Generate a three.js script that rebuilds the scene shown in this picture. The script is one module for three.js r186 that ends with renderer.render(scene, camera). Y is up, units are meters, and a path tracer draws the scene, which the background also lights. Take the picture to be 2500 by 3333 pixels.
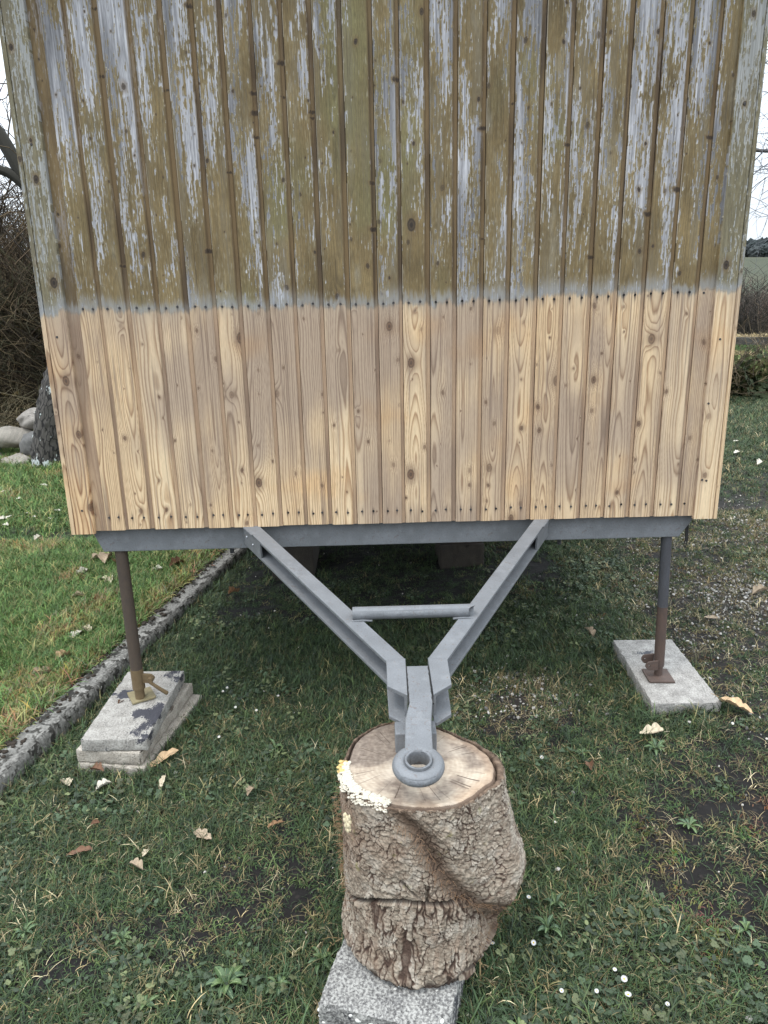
import * as THREE from 'three';
import { mergeGeometries, mergeVertices, toCreasedNormals } from 'three/addons/utils/BufferGeometryUtils.js';
import { RoundedBoxGeometry } from 'three/addons/geometries/RoundedBoxGeometry.js';

// ------------------------------------------------------------------ camera, sky, light, exposure
const D2R = Math.PI / 180;
const scene = new THREE.Scene();
const camera = new THREE.PerspectiveCamera(69.41, 768 / 1024, 0.05, 1500);
camera.rotation.order = 'YXZ';
camera.position.set(-0.071, 1.349, 2.299);
camera.rotation.set(-15.94 * D2R, -0.82 * D2R, -1.25 * D2R);

const renderer = new THREE.WebGLRenderer({ antialias: true });
renderer.setSize(768, 1024);
renderer.toneMapping = THREE.LinearToneMapping;
renderer.toneMappingExposure = 1.1;
renderer.shadowMap.enabled = true;

const SKY_ZENITH = 3.3;
const SUN = new THREE.Vector3(-0.3, 1.0, 0.2).normalize();
const sun = new THREE.DirectionalLight(0xfff4e6, 1.05);
sun.name = 'sun';
sun.position.copy(SUN.clone().multiplyScalar(30));
sun.castShadow = true;
sun.shadow.radius = 26;
sun.shadow.mapSize.set(2048, 2048);
Object.assign(sun.shadow.camera, { left: -9, right: 9, top: 9, bottom: -9, near: 1, far: 80 });
scene.add(sun); scene.add(sun.target);

// ------------------------------------------------------------------ noise and small helpers
function rng(seed) { let s = seed >>> 0; return () => { s = (s + 0x6D2B79F5) >>> 0; let t = s; t = Math.imul(t ^ (t >>> 15), t | 1); t ^= t + Math.imul(t ^ (t >>> 7), t | 61); return ((t ^ (t >>> 14)) >>> 0) / 4294967296; }; }
const PERM = (() => { const r = rng(77), p = new Uint8Array(512), a = [...Array(256).keys()]; for (let i = 255; i > 0; i--) { const j = Math.floor(r() * (i + 1)); [a[i], a[j]] = [a[j], a[i]]; } for (let i = 0; i < 512; i++) p[i] = a[i & 255]; return p; })();
const GX = new Float32Array(256), GY = new Float32Array(256), HV = new Float32Array(256);
{ const r = rng(5); for (let i = 0; i < 256; i++) { const a = r() * 6.28318; GX[i] = Math.cos(a); GY[i] = Math.sin(a); HV[i] = r(); } }
function n2(x, y) {            // gradient noise, about -1..1
  const xi = Math.floor(x), yi = Math.floor(y), fx = x - xi, fy = y - yi, X = xi & 255, Y = yi & 255;
  const a = PERM[PERM[X] + Y], b = PERM[PERM[(X + 1) & 255] + Y], c = PERM[PERM[X] + ((Y + 1) & 255)], d = PERM[PERM[(X + 1) & 255] + ((Y + 1) & 255)];
  const u = fx * fx * fx * (fx * (fx * 6 - 15) + 10), v = fy * fy * fy * (fy * (fy * 6 - 15) + 10);
  const p = GX[a] * fx + GY[a] * fy, q = GX[b] * (fx - 1) + GY[b] * fy, s = GX[c] * fx + GY[c] * (fy - 1), t = GX[d] * (fx - 1) + GY[d] * (fy - 1);
  return 1.5 * (p + u * (q - p) + v * (s + u * (t - s) - p - u * (q - p)));
}
function fbm(x, y, o = 4) { let a = 0, w = 0.5, s = 0; for (let i = 0; i < o; i++) { a += w * n2(x, y); s += w; x = x * 2.03 + 17.3; y = y * 2.03 - 9.1; w *= 0.5; } return a / s; }
function worley(x, y) {        // [F1, F2, cell value]
  const xi = Math.floor(x), yi = Math.floor(y); let f1 = 9, f2 = 9, id = 0;
  for (let j = -1; j <= 1; j++) for (let i = -1; i <= 1; i++) {
    const h = PERM[PERM[(xi + i) & 255] + ((yi + j) & 255)], dx = xi + i + HV[h] - x, dy = yi + j + HV[(h + 91) & 255] - y, d = dx * dx + dy * dy;
    if (d < f1) { f2 = f1; f1 = d; id = h; } else if (d < f2) f2 = d;
  }
  return [Math.sqrt(f1), Math.sqrt(f2), HV[id]];
}
const clamp = (x, a = 0, b = 1) => x < a ? a : x > b ? b : x;
const sstep = (a, b, x) => { const t = clamp((x - a) / (b - a)); return t * t * (3 - 2 * t); };
const lerp = (a, b, t) => a + (b - a) * t;
const mix3 = (a, b, t) => [a[0] + (b[0] - a[0]) * t, a[1] + (b[1] - a[1]) * t, a[2] + (b[2] - a[2]) * t];
const lin = (r, g, b) => new THREE.Color().setRGB(r / 255, g / 255, b / 255, THREE.SRGBColorSpace);
function colorTex(w, h, fn, repeat = true) {         // fn(i, j) -> [r, g, b] as sRGB 0..255
  const d = new Uint8Array(w * h * 4); let k = 0;
  for (let j = 0; j < h; j++) for (let i = 0; i < w; i++) { const c = fn(i, j); d[k++] = clamp(c[0], 0, 255); d[k++] = clamp(c[1], 0, 255); d[k++] = clamp(c[2], 0, 255); d[k++] = 255; }
  return finishTex(new THREE.DataTexture(d, w, h, THREE.RGBAFormat), repeat, true);
}
function grayTex(w, h, fn, repeat = true) {          // fn -> 0..1
  const d = new Uint8Array(w * h * 4); let k = 0;
  for (let j = 0; j < h; j++) for (let i = 0; i < w; i++) { const c = clamp(fn(i, j)) * 255; d[k++] = c; d[k++] = c; d[k++] = c; d[k++] = 255; }
  return finishTex(new THREE.DataTexture(d, w, h, THREE.RGBAFormat), repeat, false);
}
function finishTex(t, repeat, srgb) {
  t.magFilter = THREE.LinearFilter; t.minFilter = THREE.LinearFilter;
  if (repeat) t.wrapS = t.wrapT = THREE.RepeatWrapping;
  if (srgb) t.colorSpace = THREE.SRGBColorSpace;
  t.needsUpdate = true; return t;
}
// tileable fbm on a w x h pixel image: blends four shifted copies
function tile(i, j, w, h, f) {
  const u = i / w, v = j / h;
  return lerp(lerp(f(u, v), f(u - 1, v), u), lerp(f(u, v - 1), f(u - 1, v - 1), u), v);
}
const used = new Map();
function numbered(name) { const k = used.get(name) || 0; used.set(name, k + 1); return k ? name + '_' + String(k).padStart(3, '0') : name; }
function tag(o, label, category, group, kind) {
  if (label) o.userData.label = label; if (category) o.userData.category = category;
  if (group) o.userData.group = group; if (kind) o.userData.kind = kind; return o;
}
function thing(name, label, category, pos = [0, 0, 0], turn = 0, group) {
  const o = new THREE.Group(); o.name = numbered(name); o.position.set(...pos); o.rotation.y = turn; scene.add(o);
  return tag(o, label, category, group);
}
function mesh(name, geo, mat, parent = scene) {
  const m = new THREE.Mesh(Array.isArray(geo) ? mergeGeometries(geo.map((g) => (g.index ? g.toNonIndexed() : g))) : geo, mat);
  m.name = numbered(name); m.castShadow = m.receiveShadow = true; parent.add(m); return m;
}
const M4 = () => new THREE.Matrix4();
function place(g, x, y, z, rx = 0, ry = 0, rz = 0, order = 'XYZ') {
  g.applyMatrix4(M4().compose(new THREE.Vector3(x, y, z), new THREE.Quaternion().setFromEuler(new THREE.Euler(rx, ry, rz, order)), new THREE.Vector3(1, 1, 1))); return g;
}
function setUV(g, fn) { const p = g.attributes.position, n = g.attributes.normal, uv = new Float32Array(p.count * 2); for (let i = 0; i < p.count; i++) { const r = fn(p.getX(i), p.getY(i), p.getZ(i), n ? n.getX(i) : 0, n ? n.getY(i) : 1, n ? n.getZ(i) : 0); uv[2 * i] = r[0]; uv[2 * i + 1] = r[1]; } g.setAttribute('uv', new THREE.BufferAttribute(uv, 2)); return g; }
const boxUV = (k = 1) => (x, y, z, nx, ny, nz) => { const a = Math.abs(nx), b = Math.abs(ny), c = Math.abs(nz); return b >= a && b >= c ? [x * k, z * k] : a >= c ? [z * k, y * k] : [x * k, y * k]; };
function tubeAlong(pts, r0, r1, seg = 8, rad = 6, closed = false) {   // tapered tube through points
  const curve = new THREE.CatmullRomCurve3(pts.map((p) => new THREE.Vector3(...p)));
  const g = new THREE.TubeGeometry(curve, seg, 1, rad, closed), p = g.attributes.position, nrm = g.attributes.normal;
  for (let i = 0; i <= seg; i++) { const c = curve.getPointAt(i / seg), r = lerp(r0, r1, i / seg);
    for (let j = 0; j <= rad; j++) { const k = i * (rad + 1) + j; p.setXYZ(k, c.x + nrm.getX(k) * r, c.y + nrm.getY(k) * r, c.z + nrm.getZ(k) * r); } }
  return g;
}
function cyl(a, b, r0, r1 = r0, rad = 20) {                      // closed cylinder from a to b
  const A = new THREE.Vector3(...a), B = new THREE.Vector3(...b), d = B.clone().sub(A);
  const g = new THREE.CylinderGeometry(r1, r0, d.length(), rad, 1);
  g.applyQuaternion(new THREE.Quaternion().setFromUnitVectors(new THREE.Vector3(0, 1, 0), d.normalize())); const m = A.add(B).multiplyScalar(0.5); g.translate(m.x, m.y, m.z); return g;
}
function extrude(pts, depth, bevel = 0, seg = 2, holes = []) {   // polygon in x,y, extruded along +z
  const s = new THREE.Shape(pts.map((p) => new THREE.Vector2(...p))); for (const h of holes) s.holes.push(h);
  return new THREE.ExtrudeGeometry(s, { depth, bevelEnabled: bevel > 0, bevelThickness: bevel, bevelSize: bevel, bevelOffset: -bevel, bevelSegments: seg, curveSegments: 12 });
}

// ------------------------------------------------------------------ sky (overcast, pale)
{
  const w = 512, h = 256, d = new Float32Array(w * h * 4);
  for (let j = 0; j < h; j++) for (let i = 0; i < w; i++) {
    const el = ((j + 0.5) / h - 0.5) * Math.PI, s = Math.sin(el), az = (i / w - 0.5) * Math.PI * 2;
    const k = 4 * (j * w + i);
    const x = Math.cos(az) * Math.cos(el), z = Math.sin(az) * Math.cos(el), q = 1 / (0.25 + Math.max(s, 0));
    const cl = 1 + 0.10 * fbm(x * q * 0.9 + 31, z * q * 0.9 + 7, 4);
    let L = SKY_ZENITH * (0.25 + 0.75 * Math.pow(Math.max(s, 0), 0.9)) * cl;
    const toSun = Math.max(0, x * SUN.x * 1 + s * SUN.y + z * SUN.z); L *= 1 + 0.12 * Math.pow(toSun, 6);
    const b = [0.90, 0.985, 1.07];
    if (s < 0) { L = SKY_ZENITH / 3 * 0.25; b[0] = b[1] = b[2] = 1; }
    d[k] = L * b[0]; d[k + 1] = L * b[1]; d[k + 2] = L * b[2]; d[k + 3] = 1;
  }
  const t = new THREE.DataTexture(d, w, h, THREE.RGBAFormat, THREE.FloatType);
  t.mapping = THREE.EquirectangularReflectionMapping; t.magFilter = THREE.LinearFilter; t.minFilter = THREE.LinearFilter; t.needsUpdate = true;
  scene.background = t; scene.environment = t;
}
// ------------------------------------------------------------------ ground: one sheet out to the horizon
const kerbX = (z) => -1.235 - 0.18 * (z - 0.07);        // top right edge of the kerb
function groundY(x, z) {
  const kx = kerbX(Math.max(z, -6));
  const right = -0.14 + (clamp(x, -1.05, 1.2) + 1.05) / 2.25 * 0.15;
  let y = lerp(-0.078, right, sstep(kx - 0.06, kx - 0.02, x));
  if (z < -5) y = lerp(y, -0.03, sstep(-5, -9, z));
  y += 0.012 * n2(x * 2.1 + 3, z * 2.1) + 0.006 * n2(x * 7, z * 7 + 5) + 0.003 * n2(x * 23, z * 23 + 5);
  const far = sstep(-24, -160, z); y += far * 8.2 + (z < -30 ? 0.5 * n2(x * 0.03, z * 0.03) : 0);
  return y;
}
// how bare the ground is (0 = thick turf, 1 = bare soil or gravel)
function bareness(x, z) {
  let b = 0.29 + 0.66 * fbm(x * 1.7 + 5, z * 1.7 + 2, 3);
  const spot = (cx, cz, r) => Math.exp(-((x - cx) ** 2 + (z - cz) ** 2) / (r * r));
  b += 0.95 * spot(-0.36, 0.70, 0.15) + 0.85 * spot(-0.56, 0.84, 0.15) + 0.7 * spot(-0.85, 0.9, 0.11) + 0.6 * spot(-0.95, 1.1, 0.15) + 0.6 * spot(-0.27, 0.80, 0.09) + 0.5 * spot(-0.35, 0.45, 0.1);
  b += 0.35 * spot(0.42, 0.05, 0.22) + 0.3 * spot(0.5, 0.55, 0.14) + 0.55 * spot(0.72, 0.62, 0.12);
  b += 0.66 * sstep(0.75, 1.35, x) * sstep(-2.9, -1.5, z) * sstep(0.9, 0.2, z) + 0.4 * sstep(1.0, 1.5, x) * sstep(0.2, 0.8, z);
  b += 0.5 * sstep(-0.35, -1.1, z) * sstep(1.0, 0.8, Math.abs(x)) * sstep(kerbX(z), kerbX(z) + 0.2, x);  // barer under the wagon, so the darkened soil shows and deepens the shade
  b += 0.22 * sstep(0.15, 0.4, x) * sstep(-0.9, -0.3, z);
  b += 0.42 * sstep(0.5, 0.95, x) * sstep(0.2, 0.5, z) + 0.6 * spot(0.95, 0.55, 0.13) + 0.6 * spot(0.85, 0.9, 0.1) + 0.5 * spot(0.62, 0.8, 0.09);
  b -= 0.42 * sstep(kerbX(z) + 0.02, kerbX(z) - 0.15, x);
  if (z < -4) b -= 0.3;
  return clamp(b);
}
const gravelly = (x, z) => sstep(0.85, 1.5, x - 0.22 * Math.sin(z * 2.2) + 0.25 * sstep(0, 0.9, z)) * sstep(-3.0, -1.7, z) * clamp(0.62 + 1.0 * fbm(x * 1.9 + 40, z * 1.9, 3)) + 0.8 * Math.exp(-((x - 0.42) ** 2 + (z + 0.12) ** 2) / 0.045);
{
  const soil = colorTex(1024, 1024, (i, j) => {
    const a = tile(i, j, 1024, 1024, (u, v) => fbm(u * 9 + 3, v * 9 + 4, 5)), w = worley(i / 1024 * 64 + 0.4 * n2(i / 30, j / 30), j / 1024 * 64);
    const gr = tile(i, j, 1024, 1024, (u, v) => n2(u * 160, v * 160));
    const k = 0.72 + 0.42 * a + 0.16 * gr + (w[0] < 0.28 && w[2] > 0.72 ? 0.55 * w[2] : 0);
    return [148 * k, 140 * k, 132 * k];
  });
  const soilB = grayTex(512, 512, (i, j) => tile(i, j, 512, 512, (u, v) => 0.5 + 0.4 * fbm(u * 24, v * 24, 4)));
  soil.repeat.set(1, 1); soilB.repeat.set(1, 1);
  const N = 300, span = 420, pos = [], col = [], uv = [], idx = [];
  const warp = (t) => { const s = Math.sign(t), a = Math.abs(t); return s * (3.2 * a + (span - 3.2) * Math.pow(a, 7)); };
  const c0 = [0, -0.6];
  for (let j = 0; j <= N; j++) for (let i = 0; i <= N; i++) {
    const x = c0[0] + warp(i / N * 2 - 1), z = c0[1] + warp(j / N * 2 - 1);
    pos.push(x, groundY(x, z), z); uv.push(x / 1.3, z / 1.3);
    const b = bareness(x, z), g = gravelly(x, z);
    let c = mix3([42, 45, 33], [41, 38, 38], sstep(0.3, 0.75, b)); if (Math.abs(x) < 1.05) c = mix3(c, [26, 24, 22], sstep(-0.3, -1.0, z) * sstep(-4.4, -4.0, z) * sstep(1.05, 0.85, Math.abs(x)));  // wagon's shade painted into the soil: near-black colour under the body
    c = mix3(c, [104, 98, 90], 0.75 * g);
    const lawn = sstep(0, -0.3, x - kerbX(z)) * 0.6 + sstep(-5, -9, z);
    c = mix3(c, [74, 100, 44], clamp(lawn));
    if (z < -30) { const f = fbm(x * 0.05, z * 0.05, 3); c = mix3([78, 94, 56], [104, 106, 72], clamp(0.5 + f + 0.6 * n2(x * 0.3, z * 0.3))); }
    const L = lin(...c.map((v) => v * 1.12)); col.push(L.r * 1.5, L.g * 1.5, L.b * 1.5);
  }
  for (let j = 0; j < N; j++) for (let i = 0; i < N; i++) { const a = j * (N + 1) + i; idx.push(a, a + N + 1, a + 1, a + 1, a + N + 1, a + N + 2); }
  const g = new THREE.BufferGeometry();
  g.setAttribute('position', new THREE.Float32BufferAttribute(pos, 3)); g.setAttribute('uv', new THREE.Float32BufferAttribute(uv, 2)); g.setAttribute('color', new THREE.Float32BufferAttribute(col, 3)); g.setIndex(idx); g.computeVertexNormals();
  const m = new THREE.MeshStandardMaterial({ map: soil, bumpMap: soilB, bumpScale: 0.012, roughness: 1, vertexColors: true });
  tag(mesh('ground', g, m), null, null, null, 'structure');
}
// ------------------------------------------------------------------ materials shared by several things
function std(p) { return new THREE.MeshStandardMaterial(p); }
const steelTex = colorTex(512, 512, (i, j) => {
  const a = tile(i, j, 512, 512, (u, v) => fbm(u * 5 + 1, v * 5 + 7, 5)), s = tile(i, j, 512, 512, (u, v) => n2(u * 90 + 3, v * 90)), sp = tile(i, j, 512, 512, (u, v) => fbm(u * 30, v * 30 + 9, 3));
  let k = 1 + 0.16 * a + 0.07 * s; let c = [112 * k, 114 * k, 117 * k];
  const rs = n2(i * 0.09 + 3, j * 0.09) + 0.6 * n2(i * 0.31, j * 0.31 + 4); if (rs > 0.78) c = mix3(c, [98, 74, 56], sstep(0.78, 1.0, rs) * 0.7); if (sp > 0.28) c = mix3(c, [96, 88, 86], clamp((sp - 0.2) * 3) * 0.75); const wh = tile(i, j, 512, 512, (u, v) => fbm(u * 11 + 40, v * 11, 4)); c = mix3(c, [150, 151, 153], sstep(0.05, 0.4, wh + 0.2 * sp) * 0.22);
  return c;
});
const steelBump = grayTex(512, 512, (i, j) => { const f = tile(i, j, 512, 512, (u, v) => fbm(u * 46, v * 46, 3)), q = tile(i, j, 512, 512, (u, v) => fbm(u * 14 + 5, v * 14, 2)); return 0.5 + 0.32 * f + 0.2 * q; });
for (const t of [steelTex, steelBump]) t.repeat.set(3.2, 3.2);
const steel = std({ map: steelTex, bumpMap: steelBump, bumpScale: 0.0016, roughness: 0.58, metalness: 0.0 });
const rustTex = (base, spot, k0, seed) => colorTex(256, 512, (i, j) => {
  const a = tile(i, j, 256, 512, (u, v) => fbm(u * 7 + seed, v * 14 + seed, 5)), s = tile(i, j, 256, 512, (u, v) => n2(u * 50 + seed, v * 100));
  return mix3(base, spot, clamp(0.5 + 0.8 * a)).map((v) => v * (1 + 0.09 * s) * k0);
});
const rustLeft = rustTex([68, 59, 53], [84, 70, 57], 1, 3), rustKhaki = rustTex([112, 97, 70], [96, 76, 52], 1, 9), rustRight = rustTex([74, 63, 58], [92, 72, 62], 1, 15);
const mRustLeft = std({ map: rustLeft, bumpMap: steelBump, bumpScale: 0.0014, roughness: 0.75 });
const mKhaki = std({ map: rustKhaki, bumpMap: steelBump, bumpScale: 0.0014, roughness: 0.85 });
const mRustRight = std({ map: rustRight, bumpMap: steelBump, bumpScale: 0.0014, roughness: 0.7 });
const mGrayLeg = std({ map: rustTex([78, 80, 86], [70, 68, 70], 1, 21), bumpMap: steelBump, bumpScale: 0.002, roughness: 0.5 });
const mPad = std({ map: rustTex([140, 130, 96], [120, 108, 84], 1, 31), bumpMap: steelBump, bumpScale: 0.0012, roughness: 0.85 });
const mDark = std({ color: lin(38, 37, 36), roughness: 0.8 });
const mScrew = std({ color: lin(74, 72, 72), roughness: 0.45, metalness: 0.6 });
const mScrewDark = std({ color: lin(34, 31, 30), roughness: 0.6, metalness: 0.3 });
const concBump = grayTex(512, 512, (i, j) => { const f = tile(i, j, 512, 512, (u, v) => fbm(u * 30, v * 30, 4)), w = worley(i / 512 * 40, j / 512 * 40); return 0.55 + 0.35 * f - (w[0] < 0.25 && w[2] > 0.7 ? 0.4 : 0); });
function concrete(seed, light, dark, stain, amount, fine = 1) {
  const t = colorTex(640, 640, (i, j) => {
    const a = tile(i, j, 640, 640, (u, v) => fbm(u * 8 + seed, v * 8 + seed * 2, 5)), s = 0.6 * fbm(i * 0.10 + seed, j * 0.10, 4) + 0.5 * n2(i * 0.21 + seed, j * 0.21) * n2(i * 0.07, j * 0.07 + 9), p = tile(i, j, 640, 640, (u, v) => fbm(u * 3.2 + seed * 3, v * 3.2, 4)), w = worley(i * 0.075 + 0.4 * s, j * 0.075 + seed);
    let c = mix3(light, dark, clamp(0.40 + 0.75 * a + 0.95 * s * fine));
    if (w[2] > 0.7) c = mix3(c, [66, 65, 68], sstep(0.36, 0.1, w[0]) * (w[2] - 0.5) * 1.3 * clamp(0.6 + 1.6 * a));
    const m = sstep(amount, amount + 0.05, p + 0.15 * s); return mix3(c, stain, m * 0.88);
  });
  t.repeat.set(2.6, 2.6); const b = concBump.clone(); b.repeat.set(3.3, 3.3); b.needsUpdate = true;
  return std({ map: t, bumpMap: b, bumpScale: 0.004, roughness: 0.95 });
}
// ------------------------------------------------------------------ the wooden wagon: boards
const wagon = thing('wooden_wagon', 'old wooden wagon body on a grey steel drawbar frame, its lower boards sanded pale', 'wagon', [0, 0, 0]);
const EDGES = [-0.9711, -0.9354, -0.8655, -0.7805, -0.694, -0.6074, -0.5252, -0.449, -0.3666, -0.2857, -0.2062, -0.1252, -0.0425, 0.0304, 0.114, 0.1931, 0.2737, 0.353, 0.4361, 0.5155, 0.5987, 0.6782, 0.7601, 0.8413, 0.9226, 0.9689];
const TX0 = -1.06, TX1 = 1.06, TY0 = 0.62, TY1 = 2.46, TOP = 2.45;
const seamY = (x) => 1.337 + 0.024 * sstep(-0.1, 1.0, x) + 0.004 * n2(x * 9, 3.3) + (x < -0.98 ? -0.006 : 0);
const screwY = (x) => 1.343 + 0.012 * sstep(0.4, 0.95, x);
const screwB = (x) => 0.695 + 0.004 * n2(x * 7, 8);
const boards = [];
{
  const r = rng(4242);
  const add = (x0, x1, faceW, kind) => {
    const b = { x0, x1, faceW, kind, s: r() * 200, uc: lerp(-0.02, 0.085, r()), d0: lerp(0.008, 0.06, r()), ring: lerp(0.0032, 0.0054, r()), tone: r(), wave: lerp(0.006, 0.03, r() * r()), peel: lerp(-0.13, 0.13, r()), knots: [], edgeKnots: [], grey: lerp(-0.36, 0.36, r()), bot: 0.0 };
    let v = 0.66 + r() * 0.25;
    while (v < 2.45) { b.knots.push({ u: 0.002 + r() * (Math.min(faceW, 0.07) - 0.003), v, r: lerp(0.0018, 0.0066, Math.pow(r(), 1.9)), dark: lerp(0.3, 0.95, r()), tilt: (r() - 0.5) * 1.2 }); v += lerp(0.04, 0.24, r()); }
    for (let q = 0, m = (r() * 4) | 0; q < m; q++) b.edgeKnots.push({ v: lerp(1.42, 2.4, r()), r: lerp(0.004, 0.0085, r()), dir: r() < 0.5 ? -1 : 1 });
    boards.push(b);
  };
  add(-1.047, -1.034, 0.03, 'strip');
  add(-1.0318, -0.9711, 0.07, 'corner');
  add(-0.9711, -0.9354, 0.05, 'filler');
  for (let i = 1; i < EDGES.length - 2; i++) add(EDGES[i], EDGES[i + 1], (EDGES[i + 1] - EDGES[i]) * (0.84 + 0.03 * r()), 'board');
  add(0.9226, 0.9689, 0.05, 'filler');
  add(0.9689, 1.0325, 0.07, 'corner');
  add(1.0347, 1.047, 0.03, 'strip');
  // hand-placed: strong cathedral grain and big knots where the photograph has them
  const c = boards[1]; c.ring = 0.0068; c.uc = 0.034; c.d0 = 0.010; c.knots = [{ u: 0.036, v: 1.135, r: 0.011, dark: 1, tilt: 0.1 }, { u: 0.052, v: 0.97, r: 0.009, dark: 0.9, tilt: 0 }, { u: 0.058, v: 0.735, r: 0.009, dark: 0.7, tilt: 0 }, { u: 0.040, v: 1.42, r: 0.011, dark: 1, tilt: 0 }, { u: 0.03, v: 1.70, r: 0.008, dark: 1, tilt: 0 }, { u: 0.03, v: 1.80, r: 0.004, dark: 1, tilt: 0 }, { u: 0.012, v: 2.03, r: 0.006, dark: 1, tilt: 0 }];
  const rc = boards[boards.length - 2]; rc.ring = 0.0072; rc.uc = 0.03; rc.d0 = 0.012; rc.knots = [{ u: 0.016, v: 0.98, r: 0.007, dark: 0.4, tilt: 0 }, { u: 0.024, v: 0.79, r: 0.007, dark: 0.6, tilt: 0 }, { u: 0.024, v: 1.43, r: 0.009, dark: 1, tilt: 0 }, { u: 0.03, v: 1.86, r: 0.005, dark: 0.8, tilt: 0 }, { u: 0.03, v: 2.08, r: 0.006, dark: 0.8, tilt: 0 }];
  const near = (x) => boards.find((b) => b.kind === 'board' && x >= b.x0 && x < b.x1);
  const kn = (x, v, rr, dark = 0.9) => { const b = near(x); b.knots = b.knots.filter((q) => Math.abs(q.v - v) > 0.035); b.knots.push({ u: x - b.x0, v, r: rr, dark, tilt: 0 }); };
  kn(-0.01, 1.275, 0.010); kn(0.055, 1.165, 0.011, 1); kn(0.32, 1.255, 0.009, 0.3); kn(0.05, 0.815, 0.012, 1); kn(0.79, 1.22, 0.011, 0.8); kn(0.06, 1.56, 0.013, 0.9); kn(-0.46, 1.25, 0.012, 1); kn(-0.435, 0.80, 0.011, 1); kn(0.375, 0.66, 0.009, 0.9); kn(0.30, 0.83, 0.01, 0.6); kn(-0.5, 1.08, 0.008, 0.5); kn(-0.36, 1.08, 0.008, 0.5); kn(0.4, 0.955, 0.006, 0.9); kn(0.62, 1.1, 0.008, 0.9); kn(0.505, 1.10, 0.012, 0.7); kn(0.77, 0.96, 0.007, 0.9);
  for (const x of [0.055, 0.32, 0.375]) { near(x).ring = 0.0066; near(x).wave = 0.03; near(x).uc = 0.036; near(x).d0 = 0.012; }
}
const boardAt = (x) => { for (const b of boards) if (x < b.x1 + 0.0012) return b; return boards[boards.length - 1]; };

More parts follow.
